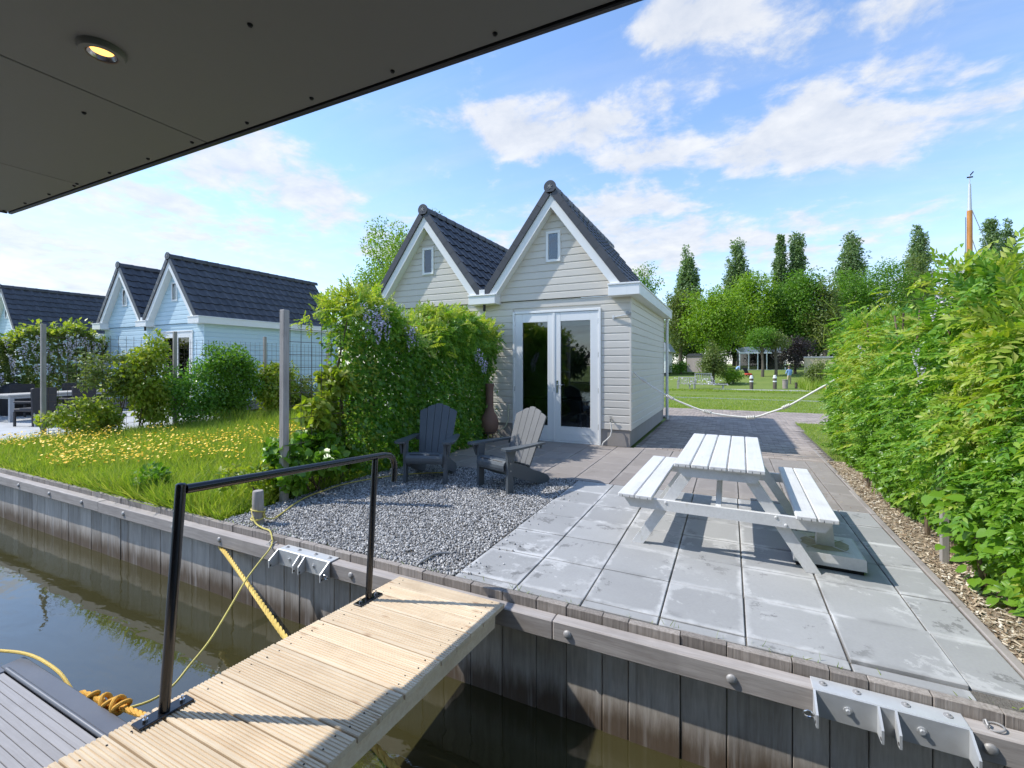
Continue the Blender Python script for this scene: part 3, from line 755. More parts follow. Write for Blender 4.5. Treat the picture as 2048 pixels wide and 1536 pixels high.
def board(mb, axis, a0, a1, z, d0=0.0, out=-1, hgt=.142):
    """one shiplap board along axis ('x' front, 'y' side), standing proud in direction out"""
    pr_ = [(0, 0), (.020, .002), (.020, .112), (.007, .126), (.007, hgt), (0, hgt)]
    if axis == 'x': return mb.prism([(d0 + out * a, z + b) for a, b in pr_], a0, a1, 'x')
    return mb.prism([(d0 + out * a, z + b) for a, b in pr_], a0, a1, 'y')

def house(name, label, xo, sid, glass, DEP=4.78):
    h = thing(name, label, 'house', (-1.66 + xo, 8.635, 0))
    P = lambda mb, n, m, par=h, **k: mb.build(n, m, par, **k)
    W_ = 6.13; Z0, PT = .32, .142
    P(MB().box(-W_ + .03, -.03, .0, .10, 0, Z0).box(-.10, -.03, .101, DEP - .03, 0, Z0).box(-W_ + .03, -W_ + .10, .101, DEP - .03, 0, Z0), 'plinth', M['plinth'])
    fw = P(MB().box(-W_ + .02, -2.46, .002, .09, Z0 + .001, 2.88).box(-.57, -.02, .002, .09, Z0 + .001, 2.88).box(-2.459, -.571, .002, .09, 2.665, 2.88), 'front_wall', sid)
    for i in range(18):
        z = Z0 + i * PT
        if z < 2.64:
            P(board(MB(), 'x', -.572, -.034, z), 'siding_board', sid, fw)
            P(board(MB(), 'x', -W_ + .03, -2.459, z), 'siding_board', sid, fw)
        else: P(board(MB(), 'x', -W_ + .03, -.034, z), 'siding_board', sid, fw)
    sw = P(MB().box(-.11, -.022, .0905, DEP - .1, Z0 + .001, 2.90), 'side_wall', sid)
    for i in range(18): P(board(MB(), 'y', .012, DEP - .03, Z0 + i * PT, -.02, 1), 'siding_board', sid, sw)
    P(MB().box(-.033, .004, -.024, .011, Z0 - .004, 2.84, .003), 'corner_trim', sid)
    P(MB().box(-W_ + .02, -W_ + .11, .0905, DEP - .1, Z0 + .001, 2.90).box(-W_ + .02, -.022, DEP - .099, DEP - .02, Z0 + .001, 2.9), 'rear_wall', sid)
    P(MB().box(-W_ + .12, -.12, .11, DEP - .11, -.02, .03), 'floor', M['floor_in'])
    P(MB().box(-W_ + .12, -.12, .11, DEP - .11, 2.74, 2.80), 'ceiling', M['wall_in'])
    P(MB().box(-3.20, -3.11, .11, DEP - .11, .031, 2.739).box(-.165, -.125, .11, DEP - .11, .031, 2.739).box(-3.10, -.17, DEP - .16, DEP - .12, .031, 2.739), 'inner_wall', M['wall_in'])
    for gi, gc in enumerate(GC):
        zb = 2.892
        gw_ = P(MB().prism([(gc - 1.48, zb), (gc + 1.48, zb), (gc, AP - .05)], -.03, .05, 'y'), 'gable_wall', sid)
        for i in range(14):
            z = zb + i * PT; hw = (AP - .10 - z) / SL
            hw2 = min(1.50, hw)
            if hw2 < .05: break
            mb = MB(); a, b_ = gc - hw2, gc + hw2
            hb = (AP - .10 - z - PT) / SL; tb = min(hw2, max(.01, hb))
            pr_ = [(-.03, 0), (-.050, .002), (-.050, .112), (-.037, .126), (-.037, PT), (-.03, PT)]
            vs = [((-1 if s_ == 0 else 1) * (hw2 + (tb - hw2) * (zz / PT)) + gc, yy_, z + zz) for s_ in (0, 1) for yy_, zz in pr_]
            n_ = 6; mb.add(vs, [tuple(range(n_)), tuple(reversed(range(n_, 2 * n_)))] + [(k, n_ + k, n_ + (k + 1) % n_, (k + 1) % n_) for k in range(n_)])
            P(mb, 'siding_board', sid, gw_)
        for sgn in (-1, 1):
            e = 1.44; zz = lambda d, o: AP - o - SL * d
            poly = [(gc, AP), (gc + sgn * e, zz(e, 0)), (gc + sgn * (e - .20), zz(e, 0)), (gc, AP - .27)]
            P(MB().prism(poly, -.235, -.018, 'y'), 'verge_board', M['white'])
        # little window
        wx0, wx1, wz0, wz1 = gc - .165, gc + .145, 3.63, 4.25
        wi = P(MB().box(wx0, wx1, -.075, -.04, wz0, wz0 + .05, .004).box(wx0, wx1, -.075, -.04, wz1 - .05, wz1, .004)
               .box(wx0, wx0 + .055, -.0745, -.04, wz0 + .0505, wz1 - .0505, .003).box(wx1 - .055, wx1, -.0745, -.04, wz0 + .0505, wz1 - .0505, .003), 'gable_window', M['white'])
        P(MB().box(wx0 + .055, wx1 - .055, -.0545, -.052, wz0 + .05, wz1 - .05), 'window_backing', M['cover'], wi)
        P(MB().box(wx0 + .055, wx1 - .055, -.060, -.057, wz0 + .05, wz1 - .05), 'glass_pane', M['glass'], wi)
        # roof
        rf = P(MB().prism([(gc, AP + .10), (gc + 1.53, AP + .10 - SL * 1.53), (gc + 1.43, AP + .10 - SL * 1.53), (gc, AP - .04), (gc - 1.43, AP + .10 - SL * 1.53), (gc - 1.53, AP + .10 - SL * 1.53)], -.215, DEP + .12, 'y'), 'roof', M['roof_dark'])
        exp_, ncol, nrow = .30, (17 if DEP < 5 else 19), 8
        Rr = Matrix(((0, -CN, SN), (1, 0, 0), (0, SN, CN))).to_euler()
        Rl = Matrix(((0, CN, -SN), (-1, 0, 0), (0, SN, CN))).to_euler()
        lrest = []
        for r_ in range(nrow):
            d = 1.445 - r_ * exp_ * CN; z = AP - SL * d
            for c_ in range(ncol):
                yy_ = -.245 + c_ * .30
                link('roof_tile', TILE_VF if c_ == 0 else TILE, M['roof'], rf, (gc + d + .065 * SN, yy_, z + .065 * CN), (Rr.x, Rr.y, Rr.z))
                yl = -.245 + (c_ + 1) * .30
                lp_ = (gc - d - .065 * SN, yl, z + .065 * CN)
                if c_ == 0: link('roof_tile', TILE_VB, M['roof'], rf, lp_, (Rl.x, Rl.y, Rl.z))
                else: lrest.append(lp_)
        tv = np.array([v.co[:] for v in TILE.vertices]); tf = np.array([tuple(p.vertices) for p in TILE.polygons])
        lr = np.array(lrest); X_ = np.tile([0, -1., 0], (len(lr), 1)); N_ = np.tile([-SN, 0, CN], (len(lr), 1))
        bulk('roof_tile_field', [scatter_mesh('t', tv, tf, lr, X_, N_, 1.0)], M['roof'], rf, 'stuff')
        for k in range(13 if DEP < 5 else 15):
            link('ridge_tile', RIDGE, M['roof_dark'], rf, (gc, -.26 + k * .388, AP + .085), (R(1.0), 0, 0))
        dk = MB().prism([(gc + .125 * math.cos(t), AP + .115 + .125 * math.sin(t)) for t in [R(-55 + 290 * i / 22) for i in range(23)]], -.288, -.262, 'y').build('ridge_end', M['roof_dark'], rf)
        dk.name = 'ridge_end'
        st = MB()
        for k in range(3):
            t = math.pi * k / 3 + .3; st.bar((gc - .05 * math.cos(t), -.291, AP + .115 - .05 * math.sin(t)), (gc + .05 * math.cos(t), -.291, AP + .115 + .05 * math.sin(t)), .009, .009, (0, 1, 0))
        P(st, 'ridge_star', M['bolt'], rf)
    # gutters
    gut = P(MB().box(-.02, .20, -.30, DEP + .02, 2.835, 3.03, .004).box(-.37, -.0205, -.30, .0, 2.835, 3.03, .004), 'box_gutter', M['white'])
    P(MB().box(-.03, .215, -.315, DEP + .03, 3.031, 3.062, .004).box(-.38, -.0305, -.315, -.02, 3.031, 3.062, .004), 'gutter_lip', M['white'], gut)
    gut = P(MB().box(-W_ - .20, -W_ + .02, -.30, DEP + .02, 2.835, 3.03, .004).box(-W_ + .0205, -W_ + .37, -.30, .0, 2.835, 3.03, .004), 'box_gutter', M['white'])
    P(MB().box(-W_ - .215, -W_ + .03, -.315, DEP + .03, 3.031, 3.062, .004).box(-W_ + .0305, -W_ + .38, -.315, -.02, 3.031, 3.062, .004), 'gutter_lip', M['white'], gut)
    gut = P(MB().box(-3.385, -2.745, -.30, .0, 2.835, 3.005, .004).box(-3.13, -3.0, -.28, -.1, 3.037, 3.14, .004), 'box_gutter', M['white'])
    P(MB().box(-3.395, -2.735, -.315, -.02, 3.006, 3.036, .004), 'gutter_lip', M['white'], gut)
    P(MB().box(-3.24, -2.90, .052, DEP + .1, 2.86, 2.93), 'valley', M['zinc'])
    P(MB().cyl((-3.07, -.16, 2.70), (-3.07, -.16, 2.834), .03, 12), 'outlet', M['screw'])
    P(MB().cyl((.085, DEP - .12, .02), (.085, DEP - .12, 2.75), .04, 14).cyl((.085, DEP - .12, 2.751), (.085, DEP - .12, 2.834), .043, 14), 'drain_pipe', M['zinc'], smooth=True)
    # french door
    dx0, dx1, dzt = -2.456, -.575, 2.66
    fd = P(MB().box(dx0, dx0 + .045, -.045, .06, 0, dzt, .004).box(dx1 - .045, dx1, -.045, .06, 0, dzt, .004).box(dx0 + .0455, dx1 - .0455, -.045, .06, dzt - .045, dzt, .004).box(dx0 + .0455, dx1 - .0455, -.03, .06, 0, .03, .004), 'french_door', M['white'])
    mid = -1.535; gz0, gz1 = .32, 2.43
    for a, b_, g0, g1 in ((dx0 + .048, mid - .003, -2.235, -1.675), (mid + .003, dx1 - .048, -1.395, -.785)):
        P(MB().box(a, g0, -.028, .03, .035, dzt - .05, .004).box(g1, b_, -.028, .03, .035, dzt - .05, .004)
          .box(g0 + .0005, g1 - .0005, -.0275, .03, .036, gz0, .004).box(g0 + .0005, g1 - .0005, -.0275, .03, gz1, dzt - .051, .004)
          .box(g0 + .02, g1 - .02, -.032, -.0276, .17, .18).box(g0 + .01, g1 - .01, -.034, -.0276, gz0 - .012, gz0 - .002), 'door_leaf', M['white'], fd)
        P(MB().box(g0, g1, -.006, .0, gz0, gz1), 'glass_pane', glass, fd)
        for zz_ in (.35, 1.05, 1.75, 2.4):
            xx = a - .004 if a < mid - .1 else b_ + .004
            P(MB().cyl((xx, -.034, zz_ - .05), (xx, -.034, zz_ + .05), .008, 8), 'hinge', M['steel'], fd)
    P(MB().box(mid - .03, mid + .02, -.040, -.0285, .036, dzt - .052, .004), 'cover_strip', M['white'], fd)
    P(MB().box(-1.485, -1.45, -.036, -.0285, .99, 1.24, .002).cyl((-1.4675, -.036, 1.15), (-1.4675, -.075, 1.15), .009, 10).cyl((-1.4675, -.075, 1.15), (-1.34, -.075, 1.15), .009, 10), 'door_handle', M['steel'], fd)
    return h

grey = house('garden_house', 'light grey clapboard garden house with twin gables and white french doors', 0, M['siding_grey'], M['glass'])
blue = house('garden_house', 'pale blue clapboard house with twin gables seen behind the trellis shrubs', -13.2, M['siding_blue'], M['glass_dim'], 5.38)
blue2 = house('garden_house', 'blue house cut by the left edge, mostly its dark tiled roof showing', -26.4, M['siding_blue'], M['glass_dim'], 5.38)
for o in (grey, blue, blue2): o['group'] = 'twin gabled houses along the canal'

# small fittings on the grey house
fx = thing('wall_hook', 'small galvanised bracket on the wall right of the white doors', 'wall hook', (-1.98, 8.615, 2.47))
MB().box(-.03, -.0, -.012, 0, -.05, .03, .003).build('plate', M['zinc'], fx)
MB().bar((-.015, -.012, -.01), (.30, -.10, .035), .03, .018).build('arm', M['zinc'], fx)
MB().bar((.25, -.09, .06), (.33, -.13, .03), .045, .05, bev=.006).cyl((.28, -.1, .06), (.28, -.1, .085), .012, 10).build('clip', M['bolt'], fx)
tp = thing('garden_tap', 'brass tap low on the grey wall with a white hose hanging down', 'tap', (-2.03, 8.614, .52))
MB().cyl((0, 0, 0), (0, -.09, 0), .013, 10).cyl((0, -.08, .0), (0, -.08, -.05), .011, 10).build('tap_body', M['steel'], tp, smooth=True)
MB().cyl((0, -.055, .01), (0, -.055, .045), .006, 8).bar((-.03, -.055, .05), (.03, -.055, .05), .014, .01).build('tap_lever', M['steel'], tp)
MB().tube([(0, -.08, -.05), (.012, -.085, -.12), (.02, -.09, -.22), (.0, -.10, -.31), (-.06, -.11, -.38), (-.13, -.10, -.44), (-.16, -.09, -.505)], .012, 10).build('hose', M['hose_white'], tp, smooth=True)
hg = MB().tube([(-4.20, 8.58, .72), (-4.20, 8.56, .55), (-4.19, 8.53, .40), (-4.24, 8.50, .26), (-4.34, 8.46, .18), (-4.40, 8.44, .12), (-4.30, 8.40, .06), (-4.18, 8.38, .03), (-4.28, 8.30, .015), (-4.42, 8.22, .015)], .013, 8).build('garden_hose', M['hose_green'], smooth=True)
tag(hg, 'pale hose hanging down the wall beside the terracotta stove', 'hose')
# office things behind the glass
dk = thing('desk', 'dark desk seen through the left glass door', 'desk', (-3.6, 10.4, .03))
MB().box(-.9, .55, -.35, .35, .70, .735, .004).build('desk_top', M['clad'], dk)
for a in (-.85, .5):
    for b_ in (-.3, .3): MB().box(a - .02, a + .02, b_ - .02, b_ + .02, 0, .699).build('leg', M['alu'], dk)
lm = thing('desk_lamp', 'slim desk lamp standing on the desk behind the glass', 'lamp', (-3.55, 10.25, .765))
MB().lathe([(0, .025), (.07, .02), (.085, 0), (0, 0)], 16).build('lamp_base', M['white'], lm)
MB().cyl((0, 0, .02), (0, 0, .62), .008, 8).build('lamp_stem', M['steel'], lm)
MB().box(-.2, .14, -.03, .03, .60, .64, .006).build('lamp_head', M['white'], lm)
oc = thing('office_chair', 'black office chair behind the right glass door', 'chair', (-2.72, 10.0, .03), R(25))
MB().box(-.24, .24, -.24, .24, .44, .50, .02).build('seat', M['cover'], oc)
MB().box(-.22, .22, .22, .27, .56, 1.05, .02).build('backrest', M['cover'], oc)
MB().cyl((0, 0, .1), (0, 0, .439), .03, 10).bar((0, .2, .46), (0, .26, .62), .05, .02, (0, 1, 0)).build('column', M['steel'], oc)
for k in range(5):
    t = 2 * math.pi * k / 5; MB().bar((0, 0, .09), (.28 * math.cos(t), .28 * math.sin(t), .05), .04, .03).cyl((.28 * math.cos(t), .28 * math.sin(t), 0), (.28 * math.cos(t), .28 * math.sin(t), .05), .025, 10).build('leg', M['cover'], oc)
br = MB().cyl((-3.93, 8.78, .05), (-4.02, 8.80, 1.25), .012, 8).build('broom_stick', M['stem']); tag(br, 'thin wooden stick leaning inside the left glass door', 'stick')

# ---------------------------------------------------------------- picnic table
pt = thing('picnic_table', 'white painted wooden picnic table with attached benches on the slabs', 'picnic table', (-.065, 4.86, 0), R(-1.2))
def plank_end(mb_name, x0, x1, y0, y1, z0, z1):
    o = MB().box(x0, x1, y0, y1, z0, z1, .007).build(mb_name, M['white_old'], pt)
    for k in (.28, .72):
        xx = x0 + (x1 - x0) * k; MB().box(xx - .0015, xx + .0015, y0 - .0012, y0 + .004, z0 + .003, z0 + .020).build('end_groove_shade', M['screw'], o)  # solid dark sliver, its colour stands for the shade in an end groove
    return o
for i in range(5):
    x0 = -.335 + i * .1355; plank_end('top_plank', x0, x0 + .128, -.885 + random.uniform(-.003, .003), .895, .715, .75)
for x0, x1 in ((-.795, -.653), (-.645, -.505), (.528, .660), (.667, .797)):
    plank_end('seat_plank', x0, x1, -.915 + random.uniform(-.003, .003), .87, .415, .45)
for yf, sg in ((-.85, 1), (.70, -1)):
    a, b_ = (yf, yf + .038) if sg > 0 else (yf - .038, yf)
    MB().prism([(-.765, .412), (.775, .412), (.72, .325), (-.70, .325)], a, b_, 'y').build('seat_beam', M['white_old'], pt)
    MB().prism([(-.315, .713), (.315, .713), (.27, .635), (-.27, .635)], a, b_, 'y').build('top_cleat', M['white_old'], pt)
    c, d = (b_ + .001, b_ + .04) if sg > 0 else (a - .04, a - .001)
    for s_ in (-1, 1):
        poly = [(s_ * .60, 0), (s_ * .70, 0), (s_ * .245, .712), (s_ * .145, .712)]
        MB().prism(poly, c, d, 'y').build('leg', M['white_old'], pt)
        for bx, bz_ in ((.405, .395), (.47, .345)):
            MB().lathe([(0, -.007), (.008, -.006), (.012, 0)], 12, (s_ * bx, (a if sg > 0 else b_ + .007), bz_), 'y').build('bolt', M['white_old'], pt, smooth=True)
    MB().bar((0, (b_ + .002 if sg > 0 else a - .002), .37), (0, (b_ + .50) * 1 if sg > 0 else a - .50, .69), .042, .07, (0, 0, 1)).build('brace', M['white_old'], pt)
ub = thing('parasol_base', 'square white parasol base with a greenish dirty top beneath the right bench', 'parasol base', (.69, 4.375, 0), R(-1.5))
MB().box(-.215, .215, -.215, .215, .0, .03).build('foot', M['screw'], ub)
MB().prism([(-.232, .031), (.232, .031), (.228, .115), (.215, .122), (-.215, .122), (-.228, .115)], -.23, .23, 'y').build('shell', M['white_old'], ub)
n = 24
MB().add([(.165 * math.cos(2 * math.pi * i / n) * random.uniform(.92, 1.06), .155 * math.sin(2 * math.pi * i / n) * random.uniform(.92, 1.06), .1245) for i in range(n)], [tuple(range(n))]).build('algae_patch', M['dirt'], ub)
MB().prism([(-.062, .126), (.062, .126), (.045, .32), (-.045, .32)], -.05, .05, 'y').build('stem', M['white_old'], ub)
for k in range(4):
    t = R(45 + 90 * k); MB().bar((.05 * math.cos(t), .05 * math.sin(t), .127), (.20 * math.cos(t), .20 * math.sin(t), .127), .006, .004).build('rib', M['white_old'], ub)

# ---------------------------------------------------------------- garden chairs
def chair(label, loc, rz, mb_, ms):
    t = thing('garden_chair', label, 'chair', loc, rz, 'slatted garden chairs on the gravel')
    for s_ in (-1, 1):
        MB().prism([(-.045, 0), (.045, 0), (.05, .42), (.065, .53), (-.05, .53), (-.045, .42)], s_ * .27 - .02, s_ * .27 + .02, 'x').build('front_leg', ms, t)
        rail = [(-.035, .40), (-.05, .33), (-.03, .235), (.25, .115), (.60, .0), (.70, -.002), (.75, .02), (.755, .06), (.72, .10), (.52, .185), (.46, .20), (.30, .285)]
        MB().prism(rail, s_ * .232 - .017, s_ * .232 + .017, 'x').build('side_rail', ms, t)
        arm = [(s_ * .245, -.10), (s_ * .25, -.125), (s_ * .30, -.15), (s_ * .36, -.145), (s_ * .395, -.10), (s_ * .395, .05), (s_ * .36, .35), (s_ * .335, .58), (s_ * .30, .62), (s_ * .262, .60), (s_ * .262, .30)]
        a = MB().prism(arm, .531, .556, 'z').build('armrest', ms, t)
        MB().prism([(-.10, .528), (.055, .528), (.04, .42), (-.035, .38)], s_ * .315 - .012, s_ * .315 + .012, 'x').build('bracket', ms, a)
        for zz_ in (.27, .36): MB().cyl((s_ * .29, .0, zz_), (s_ * .293, .0, zz_), .006, 8).build('screw', M['steel'], t)
    cs = [(-.075, .27), (-.085, .30), (-.085, .335), (-.07, .365), (-.04, .388), (.0, .396), (.10, .375)]
    inn = [(y + .012, z - .016) for y, z in cs][::-1]
    fs = MB().prism(cs + inn, -.248, .248, 'x').build('seat_slat', ms, t)
    for x0, x1 in ((-.20, -.02), (.03, .20)): MB().obox(((x0 + x1) / 2, -.06, .3785), (x1 - x0, .010, .004), Matrix.Rotation(R(42), 3, 'X')).build('slot_shade', M['cover'], fs)  # dark strips laid on the slat, painting the shade of two recesses
    for k in range(4):
        y0 = .108 + k * .082; z0 = .372 - k * .030
        MB().bar((0, y0, z0), (0, y0 + .074, z0 - .027), .43, .018, bev=.004).build('seat_slat', ms, t)
    MB().box(-.25, .25, .005, .03, .27, .36).build('front_apron', ms, t)
    d = Vector((0, .385, .923)); o0 = Vector((0, .40, .225)); nrm = Vector((0, -.923, .385))
    for k in range(5):
        i = k - 2; L = (.815, .80, .75)[abs(i)]; L2 = (.80, .765, .70)[abs(i)]
        if i == 0: L2 = L
        xb0, xb1 = i * .087 - .0405, i * .087 + .0405; xt0, xt1 = i * .111 - .0525, i * .111 + .0525
        la, lb = (L2, L) if i > 0 else (L, L2)
        if i == 0: la = lb = L
        else: la, lb = (L, L2) if i > 0 else (L2, L)
        pts = [(xb0, 0), (xb1, 0), (xt1, lb)] + [((xt0 + xt1) / 2, (la + lb) / 2 + .008)] + [(xt0, la)]
        vs = [o0 + Vector((x, 0, 0)) + d * s + nrm * w for w in (.011, -.011) for x, s in pts]; m_ = len(pts)
        MB().add(vs, [tuple(range(m_)), tuple(reversed(range(m_, 2 * m_)))] + [(q, m_ + q, m_ + (q + 1) % m_, (q + 1) % m_) for q in range(m_)]).build('back_slat', mb_, t)
    for s, w in ((.32, .60), (.62, .46)):
        c = o0 + d * s - nrm * .024; MB().obox(c, (w, .024, .07), Matrix.Rotation(R(-22.6), 3, 'X'), .004).build('crossbar', ms, t)
    return t
chair('dark blue grey slatted garden chair standing in the hedge shade', (-3.62, 4.895, .004), R(20), M['resin'], M['resin'])
chair('taupe slatted garden chair nearest the doors, its tall back in sun', (-2.655, 5.02, .004), R(-20), M['resin_taupe'], M['resin'])

# ---------------------------------------------------------------- chimenea
ch = thing('chimenea', 'rusty brown terracotta garden stove with a tall neck beside the hedge', 'garden stove', (-4.40, 8.10, 0))
MB().lathe([(.0, .14), (.10, .15), (.16, .22), (.185, .33), (.18, .43), (.145, .53), (.10, .60), (.082, .68), (.078, .90), (.082, 1.08), (.095, 1.14), (.092, 1.17), (.07, 1.17), (.06, .9)], 28).build('body', M['terra'], ch, smooth=True)
for k in range(3):
    t = R(90 + 120 * k); MB().bar((.16 * math.cos(t), .16 * math.sin(t), 0), (.10 * math.cos(t), .10 * math.sin(t), .18), .015, .015).build('leg', M['rust'], ch)
MB().lathe([(.17, .20), (.18, .205), (.18, .19), (.17, .19)], 24).build('stand_ring', M['rust'], ch)

# ---------------------------------------------------------------- mooring gear
def bracket(label, x0, x1, mirror):
    t = thing('mooring_bracket', label, 'bracket', ((x0 + x1) / 2, 2.70, -.058), 0, 'galvanised mooring brackets bolted to the quay beam')
    L = (x1 - x0) / 2; G = M['zinc']
    MB().box(-L, L, -.012, .085, .004, .012, .002).build('top_plate', G, t)
    MB().box(-L, L, -.022, -.013, -.12, .0115, .002).build('front_plate', G, t)
    for gx in (-L + .005, -.035, .03, L - .005):
        ex = .09 if abs(gx) > .1 else .07
        MB().prism([(-.0225, .0115), (-.0225, -.118), (-.0225 - ex, -.118), (-.0225 - ex, -.055)], gx - .005, gx + .005, 'x').build('gusset', G, t)
        for hz in (-.10,): MB().cyl((gx - .006, -.03 - ex * .75, hz), (gx + .006, -.03 - ex * .75, hz), .008, 10).build('hole_shade', M['screw'], t)  # dark plug flush with the gusset, coloured like the shade in a hole
    for bx in (-L + .05, -L * .36, L * .28, L - .06):
        MB().lathe([(0, .012), (.006, .012), (.009, .006), (.017, .004), (.017, 0)], 14, (bx, .04, .012)).build('bolt', M['bolt'], t, smooth=True)
    for bx in (-L * .52, L * .42):
        MB().cyl((bx, -.0225, -.05), (bx, -.026, -.05), .018, 16).cyl((bx, -.026, -.05), (bx, -.036, -.05), .010, 6).build('bolt', M['zinc'], t)
    gx = -L if not mirror else L; s_ = -1 if not mirror else 1
    ring = MB().tube([(gx + s_ * (.028 + .021 * math.cos(2 * math.pi * i / 20)), -.085 - .010 * math.sin(2 * math.pi * i / 20), -.078 + .021 * math.sin(2 * math.pi * i / 20)) for i in range(21)], .0048, 8)
    ring.cyl((gx - .012, -.085, -.078), (gx + s_ * .012, -.085, -.078), .009, 6).build('eye_bolt', M['steel'], t, smooth=True)
    return t
bracket('galvanised mooring bracket at the lower right corner of the slabs', .375, .965, False)
bracket('galvanised mooring bracket left of the gangway below the gravel', -3.56, -2.94, True)
def ring_eye(label, x):
    t = thing('mooring_ring', label, 'ring', (x, 2.745, -.0575))
    MB().box(-.03, .03, -.03, .03, 0, .004, .001).build('plate', M['bolt'], t)
    MB().tube([(.0, -.016 + 0, .004), (0, -.016, .022), (0, 0, .034), (0, .016, .022), (0, .016, .004)], .005, 8).build('staple', M['bolt'], t, smooth=True)
    MB().tube([(.030 + .030 * math.cos(2 * math.pi * i / 22), .030 * math.sin(2 * math.pi * i / 22), .020 - .012 * (1 + math.cos(2 * math.pi * i / 22 + math.pi)) * .6) for i in range(23)], .004, 8).build('ring', M['bolt'], t, smooth=True)
ring_eye('iron ring on the beam right of the right bracket', 1.035)
ring_eye('iron ring on the beam left of the left bracket', -3.74)
bo = thing('mooring_post', 'short weathered mooring post with yellow cable wound round it', 'post', (-4.18, 2.93, 0))
MB().lathe([(.052, -.05), (.052, .20), (.049, .315), (.044, .325), (0, .327)], 16).build('timber', M['post'], bo, smooth=True)

def spline(pts, n=6):
    P = [Vector(p) for p in pts]; out = []
    for i in range(len(P) - 1):
        p0, p1, p2, p3 = P[max(i - 1, 0)], P[i], P[i + 1], P[min(i + 2, len(P) - 1)]
        for k in range(n):
            t = k / n; out.append(.5 * ((2 * p1) + (p2 - p0) * t + (2 * p0 - 5 * p1 + 4 * p2 - p3) * t * t + (3 * p1 - p0 - 3 * p2 + p3) * t ** 3))
    return out + [P[-1]]
def laid_rope(pts, r, strands=3, pitch=None, n=6, seg=5):
    """twisted rope: strands winding round the path"""
    P = spline(pts, n); mb = MB(); pitch = pitch or r * 9
    d = [0]
    for a, b_ in zip(P[:-1], P[1:]): d.append(d[-1] + (b_ - a).length)
    total = d[-1]; k = max(8, int(total / (pitch / 6))); k = min(k, 420)
    def at(s):
        j = max(0, min(len(d) - 2, int(np.searchsorted(d, s)) - 1)); u = (s - d[j]) / max(1e-9, d[j + 1] - d[j]); return P[j].lerp(P[j + 1], u)
    for q in range(strands):
        pp = []
        for i in range(k + 1):
            s = total * i / k; c = at(s); t = (at(min(total, s + .01)) - at(max(0, s - .01))).normalized()
            a = Vector((0, 0, 1)).cross(t); a = a.normalized() if a.length > 1e-4 else t.orthogonal().normalized(); b_ = t.cross(a)
            ph = 2 * math.pi * (s / pitch + q / strands); pp.append(c + (a * math.cos(ph) + b_ * math.sin(ph)) * r * .42)
        mb.tube(pp, r * .60, seg)
    return mb
tag(laid_rope([(-4.47, 2.735, -.205), (-4.14, 2.628, -.225), (-2.699, 2.104, -.30), (-1.669, 1.784, -.375), (-1.0, 1.60, -.40), (-.55, 1.30, -.38)], .019).build('mooring_rope', M['rope_yellow'], smooth=True), 'thick yellow mooring rope stretched from the quay under the gangway', 'rope')
sh = thing('shackle', 'small steel shackle under the beam holding the thick yellow rope', 'shackle', (-4.47, 2.78, -.20))
MB().tube([(0, 0, .012), (.03, -.03, .018), (.04, -.05, .0), (.02, -.035, -.02), (0, 0, -.012)], .006, 8).cyl((0, .02, 0), (0, -.02, 0), .012, 8).build('bow', M['steel'], sh, smooth=True)
ky = MB(); pts = [(-3.682, 5.44, .014), (-4.168, 5.044, .016), (-4.459, 4.402, .022), (-4.475, 3.937, .018), (-4.402, 3.594, .02), (-4.18, 3.171, .016), (-4.10, 3.03, .03), (-4.12, 2.96, .06)]
for i in range(30):
    t = .3 + i * .55; pts.append((-4.18 + .060 * math.cos(t), 2.93 + .060 * math.sin(t), .05 + .10 * (.5 + .5 * math.sin(i * .55 * .43))))
pts += [(-4.12, 2.86, .04), (-3.98, 2.84, .016), (-3.84, 2.81, .02), (-3.735, 2.755, -.035), (-3.64, 2.66, -.055), (-3.641, 2.579, -.12), (-3.571, 2.398, -.20), (-3.402, 2.159, -.27), (-3.206, 1.897, -.32), (-3.118, 1.721, -.36), (-3.071, 1.595, -.40), (-3.084, 1.482, -.42), (-3.19, 1.37, -.43), (-3.3, 1.305, -.42)]
tag(ky.tube(spline(pts, 4), .0072, 8).build('power_cable', M['cable'], smooth=True), 'thin yellow cable from the gravel round the post down to the boat', 'cable')
ok = MB(); op = [(-3.45, 1.306, -.37), (-3.335, 1.312, -.36), (-3.221, 1.318, -.36), (-3.112, 1.325, -.35), (-3.032, 1.33, -.34), (-2.928, 1.335, -.33), (-2.767, 1.33, -.30), (-2.5, 1.36, -.26), (-2.2, 1.42, -.2)]
rp = laid_rope(op, .017)
for c, rr, tl in (((-3.33, 1.315, -.355), .020, .9), ((-3.20, 1.32, -.35), .026, -1.0), ((-3.15, 1.325, -.345), .030, 1.1), ((-3.08, 1.328, -.338), .034, -.6), ((-3.05, 1.33, -.335), .032, .9)):
    lp_ = [(c[0] + rr * tl * math.sin(t + .4), c[1] + rr * math.cos(t), c[2] + rr * math.sin(t)) for t in [2 * math.pi * i / 16 for i in range(17)]]
    rp.tube(lp_, .0125, 8)
tag(rp.build('knotted_rope', M['rope_orange'], smooth=True), 'knotted orange mooring rope along the edge of the boat deck', 'rope')
tag(MB().tube(spline([(-4.6, 1.12, -.315), (-4.33, 1.225, -.318), (-4.182, 1.274, -.318), (-4.04, 1.300, -.322), (-3.88, 1.310, -.33), (-3.73, 1.315, -.35), (-3.6, 1.315, -.40), (-3.5, 1.32, -.46)], 5), .0095, 8).build('deck_rope', M['rope_yellow'], smooth=True), 'dull yellow rope looped over the corner of the boat deck', 'rope')
tag(MB().tube(spline([(-2.2, 2.86, .0), (-2.182, 2.90, .018), (-2.175, 3.034, .020), (-2.14, 3.10, .016), (-2.085, 3.153, .006)], 5), .010, 8).build('cable_duct', M['bolt'], smooth=True), 'short grey cable end lying in the gravel near the gangway', 'cable')

